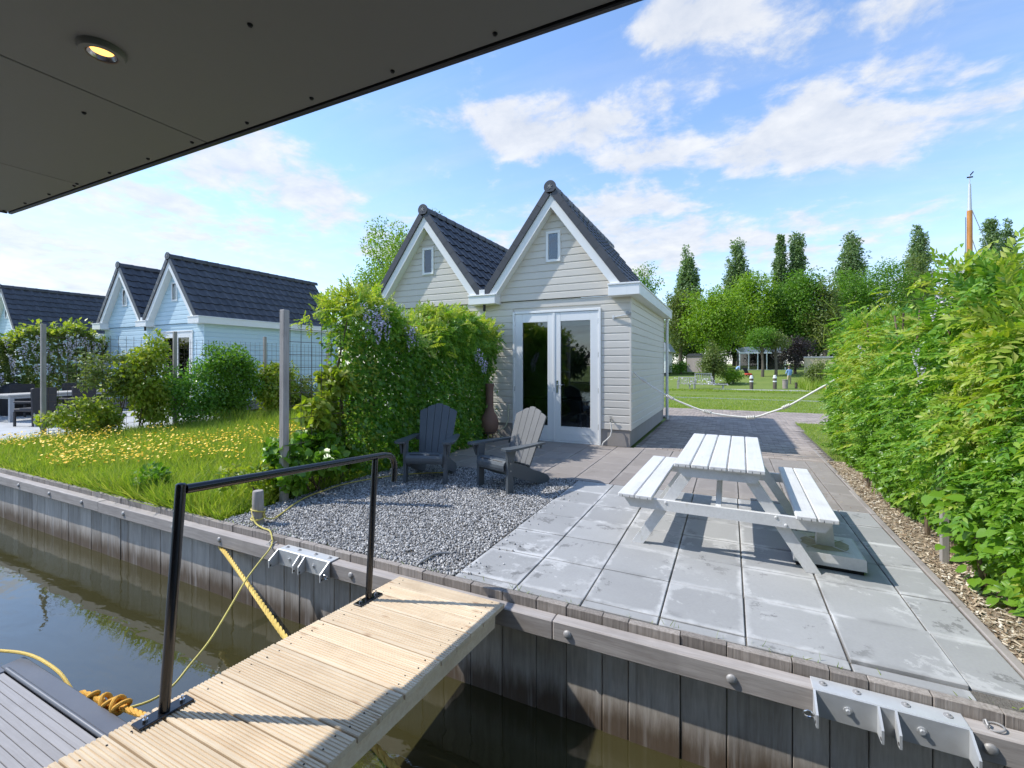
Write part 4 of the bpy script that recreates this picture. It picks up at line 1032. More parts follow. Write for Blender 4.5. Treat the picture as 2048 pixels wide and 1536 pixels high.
# rope barrier with knots between the house and the hedge
rb = thing('rope_barrier', 'white knotted rope slung between the grey house and the hedge', 'rope', (0, 8.85, 0))
rpts = [(-1.655, 8.85, 1.41), (-1.587, 8.85, 1.34), (-1.356, 8.85, 1.173), (-1.022, 8.85, .965), (-.692, 8.85, .82), (-.389, 8.85, .715), (-.071, 8.85, .662), (.359, 8.85, .650), (.622, 8.85, .744), (.90, 8.85, .874), (1.231, 8.85, 1.101), (1.523, 8.85, 1.303), (1.8, 8.85, 1.5)]
MB().tube([p - Vector((0, 8.85, 0)) for p in spline(rpts, 5)], .016, 10).build('cord', M['rope_white'], rb, smooth=True)
for kx, kz, ang in ((-1.47, 1.26, -.62), (-1.0, .953, -.5), (-.36, .708, -.22), (.33, .645, .1), (.86, .855, .5)):
    kn = MB(); ca, sa = math.cos(ang), math.sin(ang)
    for j in range(-2, 3):
        kn.tube([(kx + ca * (j * .026 + .006 * math.sin(t)) - sa * .022 * math.cos(t), .022 * math.sin(t), kz + sa * (j * .026) + ca * .022 * math.cos(t)) for t in [2 * math.pi * i / 12 for i in range(13)]], .0115, 7)
    kn.build('knot', M['rope_white'], rb, smooth=True)

# ---------------------------------------------------------------- trellis fences
def trellis(label, x, ys_, top, name='trellis_fence', ztop=1.98):
    t = thing(name, label, 'fence', (x, ys_[0], 0))
    for k, yv in enumerate(ys_): MB().box(-.038, .038, -.038, .038, -.05, top, .006).build('post', M['post'], t, (0, yv - ys_[0], 0), (0, R(random.uniform(-.5, .5)), R(random.uniform(-4, 4))))
    for a, b_ in zip(ys_[:-1], ys_[1:]):
        mb = MB(); y = a + .08
        while y < b_ - .05: mb.cyl((0, y - ys_[0], .10), (0, y - ys_[0], ztop + .07), .0035, 5); y += .15
        z = .18
        while z < ztop + .01: mb.cyl((.006, a + .04 - ys_[0], z), (.006, b_ - .04 - ys_[0], z), .0035, 5); z += .15
        mb.build('wire_panel', M['rust'], t)
    return t
trellis('timber post trellis with rusty wire mesh at the edge of the gravel', -4.60, (3.54, 5.95, 8.35), 2.19)
trellis('far timber post trellis with wire mesh left of the flowering lawn', -12.80, (4.24, 6.7, 9.2, 11.6), 2.40, ztop=2.15)
trellis('short rusty mesh hidden inside the big right hedge', 1.80, (2.98, 5.0, 7.0, 9.0), 1.75, ztop=1.5)

# ---------------------------------------------------------------- neighbour's dining set
dt = thing('dining_table', 'long pale outdoor dining table on the neighbour terrace', 'table', (-18.45, 6.35, -.03), R(14))
MB().box(-.47, .47, -1.35, 1.35, .71, .755, .006).build('table_top', M['tabletop'], dt)
for sy in (-1.25, 1.25):
    MB().box(-.44, -.38, sy - .05, sy + .05, 0, .709).build('leg', M['alu'], dt); MB().box(.38, .44, sy - .05, sy + .05, 0, .709).build('leg', M['alu'], dt)
MB().box(-.42, .42, -1.22, 1.22, .64, .709).build('apron', M['alu'], dt)
def wicker(label, loc, rz):
    t = thing('wicker_chair', label, 'chair', loc, rz, 'dark wicker dining chairs')
    MB().prism([(-.27, .0), (.27, .0), (.30, .96), (.25, .985), (-.25, .985), (-.30, .96)], .24, .285, 'y').build('backrest', M['wicker'], t)
    MB().box(-.27, .27, -.27, .239, .38, .46, .02).build('seat', M['wicker'], t)
    for a in (-.25, .25):
        MB().bar((a, -.25, 0), (a, -.25, .379), .04, .04).build('leg', M['wicker'], t); MB().bar((a, .32, 0), (a, .262, .40), .03, .03).build('leg', M['alu'], t)
        MB().box(a - .035, a + .035, -.25, .238, .60, .65, .01).build('armrest', M['wicker'], t)
wicker('dark wicker chair at the left end of the dining table', (-16.35, 5.25, -.03), R(-76 + 8))
wicker('dark wicker chair behind the far timber post, before the table', (-16.75, 6.25, -.03), R(-76))
wicker('wicker chair on the far side of the table, left one', (-19.4, 6.1, -.03), R(104)); wicker('wicker chair on the far side of the table, right one', (-19.15, 7.2, -.03), R(104))
bq = MB().lathe([(.30, 0), (.36, .2), (.37, .55), (.34, .8), (.26, .93), (.1, 1.0), (0, 1.02)], 20).build('barbecue_cover', M['cover'], None, (-20.3, 6.05, -.03), smooth=True)
tag(bq, 'black covered barbecue behind the dining table at far left', 'barbecue')

# ---------------------------------------------------------------- vegetation
def rdir(n): return unit(rng.normal(size=(n, 3)))
WIS_V, WIS_F = pinnate(6, LEAF2_V, LEAF2_F, .30, .78, 3)
WIS8 = [pinnate(6, LEAF8_V, LEAF8_F, .31, .80, s) for s in (1, 2, 5)]
def raceme(n=46, seed=1):
    r = random.Random(seed); V = []; Fc = []
    for i in range(n):
        t = i / n; rad = .16 * (1 - t) ** .7 + .02; a = r.uniform(0, 6.28)
        c = (t, rad * math.cos(a), rad * math.sin(a)); k = len(V); s = .055 * (1 - .5 * t)
        u = Vector((r.uniform(-1, 1), r.uniform(-1, 1), r.uniform(-1, 1))).normalized(); w = u.orthogonal().normalized(); q = u.cross(w)
        for a_, b_ in ((-1, -.6), (1, -.6), (.7, .9), (-.7, .9)):
            p = Vector(c) + w * (a_ * s) + q * (b_ * s); V.append(tuple(p))
        Fc += [(k, k + 1, k + 2), (k, k + 2, k + 3)]
    return V, Fc
RAC_V, RAC_F = raceme()
def lf(pos, out, n_up=.5, droop=.35, jit=.6, spread=.7):
    n = len(pos)
    X = out * .55 + np.array([0, 0, -droop]) + rng.normal(size=(n, 3)) * spread
    N = out * .7 + np.array([0, 0, n_up]) + rng.normal(size=(n, 3)) * jit
    return X, N
def leaves(tv, tf, pos, out, size, **k):
    X, N = lf(pos, out, **k); return scatter_mesh('l', tv, tf, pos, X, N, size)

# --- big wisteria hedge on the right
def hedge_face(n, x_base, y0, y1, top, side, seed, bul=.16, zmin=.02, ypow=1.0):
    y = y0 + (y1 - y0) * rng.random(n) ** ypow; z = zmin + (top(y) - zmin) * rng.random(n) ** .92
    p = np.c_[np.zeros(n), y, z]
    b = vnoise(p, 1.9, seed) * .65 + vnoise(p, 4.3, seed + 1) * .35
    b = (b - .5) * 2
    x = x_base(y, z) + side * (b * bul)
    return np.c_[x, y, z], b
wtop = lambda y: 1.99 + .18 * np.exp(-((y - 4.75) / .30) ** 2) - .36 * np.clip(4.5 - y, 0, 2) + .14 * np.sin(y * 1.7 + .6) + .10 * np.sin(y * 4.1) + .06 * np.sin(y * 9.3)
wbase = lambda y, z: 1.68 + .035 * np.clip(y - 5.5, 0, 9) - .17 * np.sin(np.clip(z / 2.3, 0, 1) * math.pi) + np.where(z < .5, (.5 - z) * .16, 0) + np.where(y < 4.2, (4.2 - y) * .10, 0)
hr_ = thing('wisteria_hedge', 'tall bright green wisteria hedge along the right side of the patio', 'hedge', (1.75, 6, 0))
parts, partsy, near = [], [], []
n = 9800
p, b = hedge_face(n, wbase, 2.6, 9.6, wtop, -1, 11, .22, .25, 1.25)
depth = np.abs(rng.normal(0, .10, n)); keep = b > -.40; p[:, 0] += depth
out = np.tile([-1., 0, .15], (n, 1)) + rng.normal(size=(n, 3)) * [.15, .45, .25]
young = (vnoise(p, 1.3, 5) + .25 * (p[:, 2] / 2.4) + rng.normal(0, .06, n)) > .72
size = rng.uniform(.085, .195, n)
nearm = p[:, 1] < 5.4
for m_, acc, tvf in (((~young) & (~nearm) & keep, parts, None), (young & (~nearm) & keep, partsy, None)):
    acc.append(leaves(WIS_V, WIS_F, p[m_], out[m_], size[m_], droop=.35, spread=.45, n_up=.75))
for k in range(3):
    for yg, acc in ((False, parts), (True, partsy)):
        m_ = nearm & keep & (young == yg) & (np.arange(n) % 3 == k)
        acc.append(leaves(WIS8[k][0], WIS8[k][1], p[m_], out[m_], size[m_], droop=.35, spread=.45, n_up=.75))
# crown of the hedge
n = 1700
y = rng.uniform(2.6, 9.6, n); x = rng.uniform(1.55, 2.35, n) + .03 * np.clip(y - 5.5, 0, 9); z = wtop(y) + (vnoise(np.c_[x, y, y * 0], 2.6, 8) - .45) * .36 - .08 - .35 * ((x - 1.85) / .55) ** 2 * .5
p = np.c_[x, y, z]; out = np.tile([-.25, 0, 1.], (n, 1)) + rng.normal(size=(n, 3)) * .4
yg = rng.random(n) < .45
for m_, acc in ((~yg, parts), (yg, partsy)): acc.append(leaves(WIS_V, WIS_F, p[m_], out[m_], rng.uniform(.16, .27, m_.sum()), droop=.0, spread=.6, n_up=.6))
# end faces (far end and near end) and the dim inside
n = 900
p = np.c_[rng.uniform(1.7, 2.4, n), 9.55 + rng.normal(0, .08, n), rng.uniform(.1, 2.35, n)]
parts.append(leaves(WIS_V, WIS_F, p, np.tile([-.3, .8, .2], (n, 1)), rng.uniform(.16, .26, n)))
n = 9000
p = np.c_[rng.uniform(1.72, 2.25, n), rng.uniform(2.7, 9.8, n), rng.uniform(.05, 2.2, n)]
inner = leaves(LEAF2_V, LEAF2_F, p, rdir(n), rng.uniform(.07, .13, n))
# lower skirt: ivy and bramble leaves
n = 9000
p, b = hedge_face(n, lambda y, z: 1.70 + .02 * np.clip(y - 5.5, 0, 9) - .20 * np.sin(np.clip(z / .9, 0, 1) * math.pi * .8) + .08 * np.sin(y * 2.7) + np.where(y < 4.4, (4.4 - y) * .13, 0), 2.9, 9.6, lambda y: np.full_like(y, .85), -1, 21, .12, .02)
p[:, 0] += np.abs(rng.normal(0, .07, n))
out = np.tile([-1., 0, .2], (n, 1)) + rng.normal(size=(n, 3)) * .35
skirt = [leaves(IVY_V, IVY_F, p[:4500], out[:4500], rng.uniform(.05, .085, 4500), droop=.5), leaves(LEAF8_V, LEAF8_F, p[4500:], out[4500:], rng.uniform(.05, .09, 4500), droop=.45)]
fo = bulk('foliage', parts, M['leaf_wist'], hr_, 'stuff'); fy = bulk('young_foliage', partsy, M['leaf_wist_y'], hr_, 'stuff')
bulk('inner_foliage', [inner], M['leaf_ivy'], hr_, 'stuff'); bulk('lower_foliage', skirt, M['leaf_heart'], hr_, 'stuff')
for o in (fo, fy): pass
# single compound leaves hanging out in front
lmesh = [mesh_np('leaf', np.array(v), [np.array(f)]) for v, f in WIS8]
for k in range(150):
    yv = 2.9 + 6.6 * random.random() ** 1.5; zv = random.uniform(.5, 2.5); a = np.array([[yv]])
    xv = float(wbase(np.array([yv]), np.array([zv]))[0]) - random.uniform(.10, .20)
    o = link('leaf', lmesh[k % 3], M['leaf_wist' if k % 4 else 'leaf_wist_y'], hr_, (xv + .05, yv, zv))
    X = Vector((-.8, random.uniform(-.8, .6), random.uniform(-.7, .35))).normalized(); N = Vector((-.3, 0, 1)); Y = N.cross(X).normalized(); Z = X.cross(Y)
    o.rotation_euler = Matrix((X, Y, Z)).transposed().to_euler(); o.scale = (random.uniform(.16, .24),) * 3
for o in hr_.children: o.matrix_parent_inverse = Matrix.Translation((-1.75, -6, 0))
def blossom(parent, pts, mat, Ls, off):
    for c, L in zip(pts, Ls):
        n = 1; o = link('blossom', mesh_np('blossom', *[np.array(RAC_V), [np.array(RAC_F)]]), mat, parent, tuple(Vector(c)))
        o.rotation_euler = (random.uniform(-.2, .2), R(90) + random.uniform(-.2, .2), random.uniform(0, 6)); o.scale = (L, L * 1.1, L * 1.1)
        if off is not None: o.matrix_parent_inverse = Matrix.Translation(off)
bp = [(1.50, 4.72, 2.16), (1.52, 4.62, 2.10), (1.50, 4.80, 2.05), (1.42, 4.95, 1.70), (1.43, 4.85, 1.58), (1.47, 6.9, 1.80), (1.50, 4.75, .72), (1.52, 4.9, .8)]
bp += [(1.60, 4.66, 2.30), (1.55, 4.78, 2.34), (1.58, 4.86, 2.28)]
blossom(hr_, bp, M['blossom_pale'], [random.uniform(.12, .19) for _ in bp], (-1.75, -6, 0))
# wild shoots waving above
sh_ = MB()
for k in range(16):
    yv = random.uniform(5.0, 9.9); x0 = random.uniform(1.4, 1.9); z0 = float(wtop(np.array([yv]))[0]) - .05; a = random.uniform(0, 6.28); L = random.uniform(.2, .45)
    sh_.tube([(x0, yv, z0), (x0 + .2 * L * math.cos(a), yv + .2 * L * math.sin(a), z0 + L * .6), (x0 + .6 * L * math.cos(a), yv + .6 * L * math.sin(a), z0 + L), (x0 + 1.0 * L * math.cos(a), yv + L * math.sin(a), z0 + L * .9)], [.006, .005, .004, .002], 5)
o = sh_.build('shoots', M['leaf_lime'], hr_); o.matrix_parent_inverse = Matrix.Translation((-1.75, -6, 0)); o['kind'] = 'stuff'
for k in range(16):
    yv = 3.0 + k * .42 + random.uniform(-.2, .2); x0 = random.uniform(1.60, 1.80)
    o = MB().tube([(x0, yv, -.03), (x0 + random.uniform(-.05, .05), yv + .05, .6), (x0 + random.uniform(-.08, .08), yv + random.uniform(-.2, .2), 1.3), (x0, yv + random.uniform(-.3, .3), 2.1)], [.022, .018, .014, .008], 7).build('stem', M['stem'], hr_); o.matrix_parent_inverse = Matrix.Translation((-1.75, -6, 0))
st_ = MB().box(1.52, 1.57, 4.72, 4.77, -.05, .75, .005).build('stake', M['post']); tag(st_, 'small timber stake at the foot of the right hedge', 'stake')

# --- broad-leaved climber at the lower right corner: single leaves
hy = thing('hydrangea', 'broad leaved light green climbing hydrangea at the right edge by the mulch', 'shrub', (1.72, 3.75, 0))
hm = mesh_np('leaf', np.array(HEART_V), [np.array(HEART_F)], smooth=True)
for k in range(260):
    yv = random.uniform(3.05, 4.45); zv = random.uniform(.03, .95) ** 1.0
    xv = 1.66 + (4.4 - yv) * .11 - .20 * math.sin(min(1, zv / .95) * math.pi * .9) - random.uniform(0, .12) + (.12 if zv > .75 else 0)
    X = Vector((-.7 + random.uniform(-.3, .3), random.uniform(-.9, .7), random.uniform(-.9, .2))).normalized(); N = Vector((-.6, -.2, .9)) + Vector((random.uniform(-.4, .4), random.uniform(-.4, .4), 0)); Y = N.cross(X).normalized(); Z = X.cross(Y)
    o = link('leaf', hm, M['leaf_heart'], hy, (xv - 1.72, yv - 3.75, zv)); o.rotation_euler = Matrix((X, Y, Z)).transposed().to_euler(); o.scale = (random.uniform(.05, .105),) * 3
for k in range(7):
    yv = random.uniform(-.6, .6); MB().tube([(.0, yv, -.02), (-.05, yv + .03, .35), (-.1, yv + random.uniform(-.1, .1), .75)], [.008, .006, .003], 6).build('stem', M['stem'], hy)

# --- lumpy leaf clouds for shrubs and crowns
def lump_cloud(c, rad, n, lumps, lr, seed, shell=.75, zbias=0.0):
    r_ = np.random.default_rng(seed); d = unit(r_.normal(size=(lumps, 3))); t = r_.uniform(shell * .55, 1, lumps)[:, None]
    lc = d * t * np.array(rad); lrad = r_.uniform(.6, 1.25, lumps) * lr
    w = lrad ** 2; k = r_.choice(lumps, n, p=w / w.sum())
    off = unit(r_.normal(size=(n, 3))) * (r_.random(n)[:, None] ** .45)
    p = lc[k] + off * lrad[k][:, None]
    out = unit(off * .7 + unit(p / np.array(rad)) * .6)
    return np.array(c) + p, out, lc + np.array(c)
def shrub(name, label, c, rad, n, mat, size, tv=LEAF2_V, tf=LEAF2_F, lumps=26, lr=None, seed=1, cat='shrub', group=None, stems=4, umbels=0):
    t = thing(name, label, cat, (c[0], c[1], 0), 0, group)
    lr = lr or min(rad) * .42
    p, out, lc = lump_cloud((0, 0, c[2]), rad, n, lumps, lr, seed)
    p[:, 2] = np.maximum(p[:, 2], .01)
    bulk('foliage', [leaves(tv, tf, p, out, rng.uniform(size * .7, size * 1.3, n), spread=.6, droop=.25)], mat, t, 'stuff')
    for k in range(stems):
        q = lc[(k * 7) % len(lc)]; MB().tube([(random.uniform(-.1, .1), random.uniform(-.1, .1), -.04), (q[0] * .4, q[1] * .4, q[2] * .5), tuple(q)], [.014, .01, .005], 6).build('stem', M['stem'], t)
    if umbels:
        up = lc[np.argsort(-lc[:, 2])][:umbels] + rng.normal(size=(umbels, 3)) * .05; up[:, 2] += lr * .8
        m = 60; dp = np.repeat(up, m, 0) + rng.normal(size=(umbels * m, 3)) * [.045, .045, .012]
        bulk('flower_heads', [scatter_mesh('u', [(-.5, -.5, 0), (.5, -.5, 0), (.5, .5, 0), (-.5, .5, 0)], [(0, 1, 2, 3)], dp, rng.normal(size=(len(dp), 3)) * [1, 1, .2], np.tile([0, 0, 1.], (len(dp), 1)), .012)], M['umbel'], t, 'stuff')
    return t

# --- left hedge beside the gravel: ivy below, wisteria on top
lh = thing('ivy_hedge', 'dense ivy and wisteria hedge climbing the trellis behind the dark chairs', 'hedge', (-4.72, 6.3, 0))
ltop = lambda y: 2.27 + .20 * np.exp(-((y - 4.75) / .5) ** 2) + .18 * np.exp(-((y - 7.1) / .7) ** 2) - .42 * np.exp(-((y - 5.75) / .35) ** 2) + .05 * np.sin(y * 7) - .5 * np.clip(y - 8.25, 0, 1)
lthick = lambda y, z: .26 + .10 * np.sin(y * 1.3) + .10 * np.exp(-((y - 7.6) / .8) ** 2) + .10 * np.exp(-((z - 2.2) / .5) ** 2) - .08 * np.clip(1 - z, 0, 1)
ivy, wis, lime = [], [], []
for side, n in ((1, 15500), (-1, 8500)):
    p, b = hedge_face(n, lambda y, z: -4.72 + side * lthick(y, z), 4.35, 8.48, ltop, side, 31 + side, .15, .0)
    p[:, 0] -= side * np.abs(rng.normal(0, .10, n))
    fr = np.clip((4.75 - p[:, 1]) / .5, 0, 1); keep = (b > -.75) & (rng.random(n) > fr * .55)
    out = np.tile([side * 1., 0, .1], (n, 1)) + rng.normal(size=(n, 3)) * .4
    up = (p[:, 2] > 1.75 + .3 * vnoise(p, 1.7, 3)); lim = (p[:, 1] < 4.9) & (rng.random(n) < .45) | (rng.random(n) < .07)
    ivy.append(leaves(IVY_V, IVY_F, p[keep & ~up & ~lim], out[keep & ~up & ~lim], rng.uniform(.05, .085, (keep & ~up & ~lim).sum()), droop=.55, spread=.4))
    lime.append(leaves(LEAF8_V, LEAF8_F, p[keep & lim], out[keep & lim], rng.uniform(.05, .09, (keep & lim).sum()), droop=.5, spread=.5))
    q = keep & up & ~lim & (rng.random(n) < .4); wis.append(leaves(WIS_V, WIS_F, p[q], out[q], rng.uniform(.14, .24, q.sum()), droop=.5, spread=.5))
n = 1300
y = rng.uniform(4.3, 8.4, n); x = -4.72 + rng.normal(0, .26, n); z = ltop(y) + (vnoise(np.c_[x, y, y], 2.5, 2) - .5) * .25 - .6 * (x + 4.72) ** 2
p = np.c_[x, y, z]; yl = leaves(WIS_V, WIS_F, p, np.tile([.1, 0, 1.], (n, 1)) + rng.normal(size=(n, 3)) * .5, rng.uniform(.14, .24, n), droop=.1)
n = 5000
p = np.c_[-4.72 + rng.normal(0, .13, n), rng.uniform(4.6, 8.4, n), rng.uniform(.05, 2.3, n)]
ivy.append(leaves(LEAF2_V, LEAF2_F, p, rdir(n), rng.uniform(.07, .11, n)))
for nm, pa, mt in (('ivy_foliage', ivy, 'leaf_ivy'), ('wisteria_foliage', wis, 'leaf_wist'), ('young_foliage', [yl], 'leaf_wist_y'), ('vine_foliage', lime, 'leaf_lime')):
    bulk(nm, pa, M[mt], lh, 'stuff').matrix_parent_inverse = Matrix.Translation((4.72, -6.3, 0))
bp = [(-4.27 + random.uniform(-.04, .04), 4.50 + .055 * i + random.uniform(-.04, .04), 2.36 - .07 * (i % 4)) for i in range(9)] + [(-4.24, 5.30 + .05 * i, 2.14 - .06 * (i % 3)) for i in range(5)] + [(-4.16, 7.2 + .1 * i, 1.85 - .08 * i) for i in range(4)]
blossom(lh, bp, M['blossom'], [random.uniform(.20, .34) for _ in bp], (4.72, -6.3, 0))
for k in range(7):
    yv = 4.5 + k * .6; o = MB().tube([(-4.72, yv, -.04), (-4.70, yv + .05, .7), (-4.74, yv - .05, 1.5), (-4.7, yv + .1, 2.2)], [.025, .02, .015, .008], 7).build('stem', M['stem'], lh); o.matrix_parent_inverse = Matrix.Translation((4.72, -6.3, 0))
shrub('hydrangea', 'light green shrub with lacy flower heads at the near trellis post', (-4.66, 4.02, .42), (.34, .58, .46), 2600, M['leaf_heart'], .085, HEART_V, HEART_F, 22, .16, 3, umbels=7)
shrub('hydrangea', 'yellow green shrub climbing above the lacy one on the near trellis', (-4.74, 4.30, 1.05), (.26, .42, .42), 1500, M['leaf_lime'], .085, HEART_V, HEART_F, 16, .14, 4, umbels=4)
shrub('weed', 'small leafy weed growing at the foot of the near trellis post', (-4.78, 3.35, .22), (.28, .40, .26), 700, M['leaf_lime'], .07, LEAF8_V, LEAF8_F, 14, .11, 6)
# --- planting along the far trellis (x = -12.8) and behind the neighbour terrace
shrub('lime_shrub', 'low yellow green shrub with flat flower heads by the far timber post', (-12.55, 4.85, .40), (.45, .75, .42), 2300, M['leaf_lime'], .09, LEAF8_V, LEAF8_F, 24, .2, 11, umbels=8)
shrub('lime_shrub', 'tall narrow yellow green climber on the far trellis', (-12.70, 5.95, 1.25), (.40, .55, 1.10), 5200, M['leaf_lime'], .10, LEAF8_V, LEAF8_F, 34, .28, 12)
shrub('olive_shrub', 'loose olive shrub with thin twigs left of the tall lime climber', (-12.95, 5.55, 1.35), (.35, .75, .75), 2000, M['leaf_olive'], .085, LEAF2_V, LEAF2_F, 30, .2, 13)
shrub('dark_shrub', 'dark green shrub between the lime climber and the ivy column', (-12.75, 7.05, .75), (.50, .85, .75), 5600, M['leaf_ivy'], .085, LEAF2_V, LEAF2_F, 34, .30, 14)
shrub('ivy_column', 'rounded ivy covered column taller than the shrubs beside it', (-12.75, 8.15, 1.10), (.55, .75, 1.12), 9000, M['leaf_mid'], .085, LEAF2_V, LEAF2_F, 44, .34, 15)
shrub('lime_shrub', 'yellow green shrub with creamy flower heads right of the ivy column', (-12.70, 9.35, .85), (.50, .70, .85), 4200, M['leaf_lime'], .10, LEAF8_V, LEAF8_F, 30, .28, 16, umbels=8)
shrub('dark_shrub', 'low dark shrub at the right end of the far trellis', (-12.7, 10.5, .55), (.5, .8, .55), 3000, M['leaf_olive'], .09, LEAF2_V, LEAF2_F, 24, .28, 17)
nh = thing('wisteria_hedge', 'pale flowering wisteria hedge behind the neighbour dining set', 'hedge', (-21.2, 7, 0))
pz = []
for n, xo in ((15000, 0),):
    p, b = hedge_face(n, lambda y, z: -21.0 + .25 * np.sin(np.clip(z / 2.6, 0, 1) * 3.1), 2.8, 10.6, lambda y: 2.58 + .22 * np.sin(y * 1.9) + .13 * np.sin(y * 5), 1, 41, .38, .0)
    p[:, 0] -= np.abs(rng.normal(0, .15, n)); pz.append(leaves(LEAF2_V, LEAF2_F, p, np.tile([1., 0, .2], (n, 1)) + rng.normal(size=(n, 3)) * .4, rng.uniform(.11, .19, n)))
bulk('foliage', pz, M['leaf_olive'], nh, 'stuff').matrix_parent_inverse = Matrix.Translation((21.2, -7, 0))
n = 2200
p = np.c_[-21.1 + rng.normal(0, .25, n), rng.uniform(2.8, 10.6, n), 2.58 + rng.normal(0, .12, n)]
p[:, 2] += .22 * np.sin(p[:, 1] * 1.9) + .13 * np.sin(p[:, 1] * 5)
bulk('young_foliage', [leaves(LEAF2_V, LEAF2_F, p, np.tile([.2, 0, 1.], (n, 1)), rng.uniform(.11, .2, n))], M['leaf_lime'], nh, 'stuff').matrix_parent_inverse = Matrix.Translation((21.2, -7, 0))
bp = [(-20.55 + random.uniform(-.15, .1), random.uniform(4.5, 9.6), random.uniform(1.2, 2.55)) for _ in range(95)]
blossom(nh, bp, M['blossom_pale'], [random.uniform(.25, .42) for _ in bp], (21.2, -7, 0))

# --- grass
BL_V = [(0, -.5, 0), (0, .5, 0), (.5, -.38, .05), (.5, .38, .05), (1, 0, .24)]; BL_F = [(0, 1, 3), (0, 3, 2), (2, 3, 4)]
def blades(n, x0, x1, y0, y1, h0, h1, w, seed, lean=.35, ypow=1.0, tuft=1.2, zb=-.03):
    x = rng.uniform(x0, x1, n); y = y0 + (y1 - y0) * rng.random(n) ** ypow; p = np.c_[x, y, np.full(n, zb)]
    hgt = (h0 + (h1 - h0) * rng.random(n)) * (.55 + .9 * vnoise(p, tuft, seed))
    X = np.tile([0, 0, 1.], (n, 1)) + rng.normal(size=(n, 3)) * lean * [1, 1, .2]; N = rng.normal(size=(n, 3)) * [1, 1, .1]
    return scatter_mesh('g', BL_V, BL_F, p, X, N, hgt, w / hgt)
gr = bulk('grass', [blades(64000, -12.8, -4.62, QY + .01, 9.2, .10, .27, .010, 5, .55, 1.5), blades(9000, -12.8, -4.62, 7.5, 10.5, .2, .45, .012, 6, .3)], M['grass'], None, 'stuff'); tag(gr, 'long lush grass of the plot behind the quay')
n = 2000
fx_ = rng.uniform(-12.6, -5.2, n * 5); fy_ = QY + .15 + 4.2 * rng.random(n * 5) ** 1.3
pf = np.c_[fx_, fy_, np.zeros(n * 5)]
dn = vnoise(pf, .55, 12) * .6 + vnoise(pf, 1.6, 3) * .4 + np.clip((-7.2 - fx_) * .06, -.25, .12) - np.clip(fy_ - 5.4, 0, 2) * .12
pf = pf[dn > .52][:n]; pf[:, 2] = rng.uniform(.13, .27, len(pf))
pet = [(.5 * math.cos(2 * math.pi * i / 5) * s, .5 * math.sin(2 * math.pi * i / 5) * s, .08 if s > .5 else 0) for i in range(5) for s in (1,)] + [(0, 0, 0)]
tag(bulk('buttercups', [scatter_mesh('f', pet, [(i, (i + 1) % 5, 5) for i in range(5)], pf, rng.normal(size=(len(pf), 3)) * [1, 1, .2], np.tile([.2, -.3, 1.], (len(pf), 1)) + rng.normal(size=(len(pf), 3)) * .35, rng.uniform(.026, .044, len(pf)))], M['flower'], None, 'stuff'), 'yellow buttercups scattered through the long grass')
tag(bulk('lawn_grass', [blades(26000, -4.5, 6.5, 17.2, 25.5, .03, .07, .014, 7, .4, 1.3, zb=-.06), blades(8000, 1.56, 3.6, 8.95, 14.1, .03, .08, .008, 8, .5, 1.0, zb=-.012)], M['grass'], None, 'stuff'), 'short grass of the verge behind the block path')
tag(bulk('edge_weeds', [blades(260, -12.8, 1.3, QY - .005, QY + .03, .012, .06, .004, 9, .6, zb=-.005)], M['grass'], None, 'stuff'), 'tufts of grass sprouting along the quay edge')
shrub('weed', 'pale leafy weed in the grass above the quay left of the handrail', (-6.35, 3.05, .16), (.30, .16, .18), 420, M['leaf_mid'], .07, LEAF8_V, LEAF8_F, 12, .1, 21, stems=2)

# ---------------------------------------------------------------- trees
def tree(name, label, x, y, zb, top, width, mat, n, size, crown_from=.25, lumps=60, seed=1, lr=None, trunk=.16, cat='tree', group=None, tv=LEAF2_V, tf=LEAF2_F, limbs=9, squash=1.0, taper=0.0):
    t = thing(name, label, cat, (x, y, zb), 0, group)
    Ht = top - zb; z0 = Ht * crown_from; cz = (z0 + Ht) / 2; rz = (Ht - z0) / 2; rx = width / 2
    lr = lr or rx * .42
    p, out, lc = lump_cloud((0, 0, cz), (max(.05, rx - lr * .6), max(.05, rx * squash - lr * .6), max(.05, rz - lr * .7)), n, lumps, lr, seed)
    if taper:
        tz = np.clip((p[:, 2] - z0) / (Ht - z0), 0, 1); k_ = 1.12 - taper * tz ** 1.6 - .25 * np.clip(.2 - tz, 0, 1) / .2; p[:, 0] *= k_; p[:, 1] *= k_
    bulk('crown', [leaves(tv, tf, p, out, rng.uniform(size * .65, size * 1.35, n), spread=.7, droop=.2)], mat, t, 'stuff')
    tr = MB().tube([(0, 0, -.3), (.05, 0, Ht * .2), (-.05 * Ht * .1, .05, cz * .9), (0, 0, Ht * .85)], [trunk * 1.25, trunk, trunk * .7, trunk * .15], 9).build('trunk', M['bark'], t, smooth=True)
    mb = MB(); r_ = random.Random(seed)
    for q in r_.sample(list(lc), min(limbs, len(lc))):
        zq = max(z0 * .8, q[2] * .55); mb.tube([(0, 0, zq), (q[0] * .45, q[1] * .45, (zq + q[2]) / 2), tuple(q)], [trunk * .45, trunk * .28, trunk * .08], 6)
    mb.build('limbs', M['bark'], tr)
    return t
PG = 'poplars on the skyline'
pl = ['leftmost poplar, beside the grey house roof', 'broad poplar second from the grey house', 'thin left poplar of the close pair', 'taller right poplar of the close pair', 'wide poplar left of the bushy hedge trees', 'poplar left of the orange mast', 'tall poplar just right of the orange mast', 'last poplar at the right edge behind the hedge']
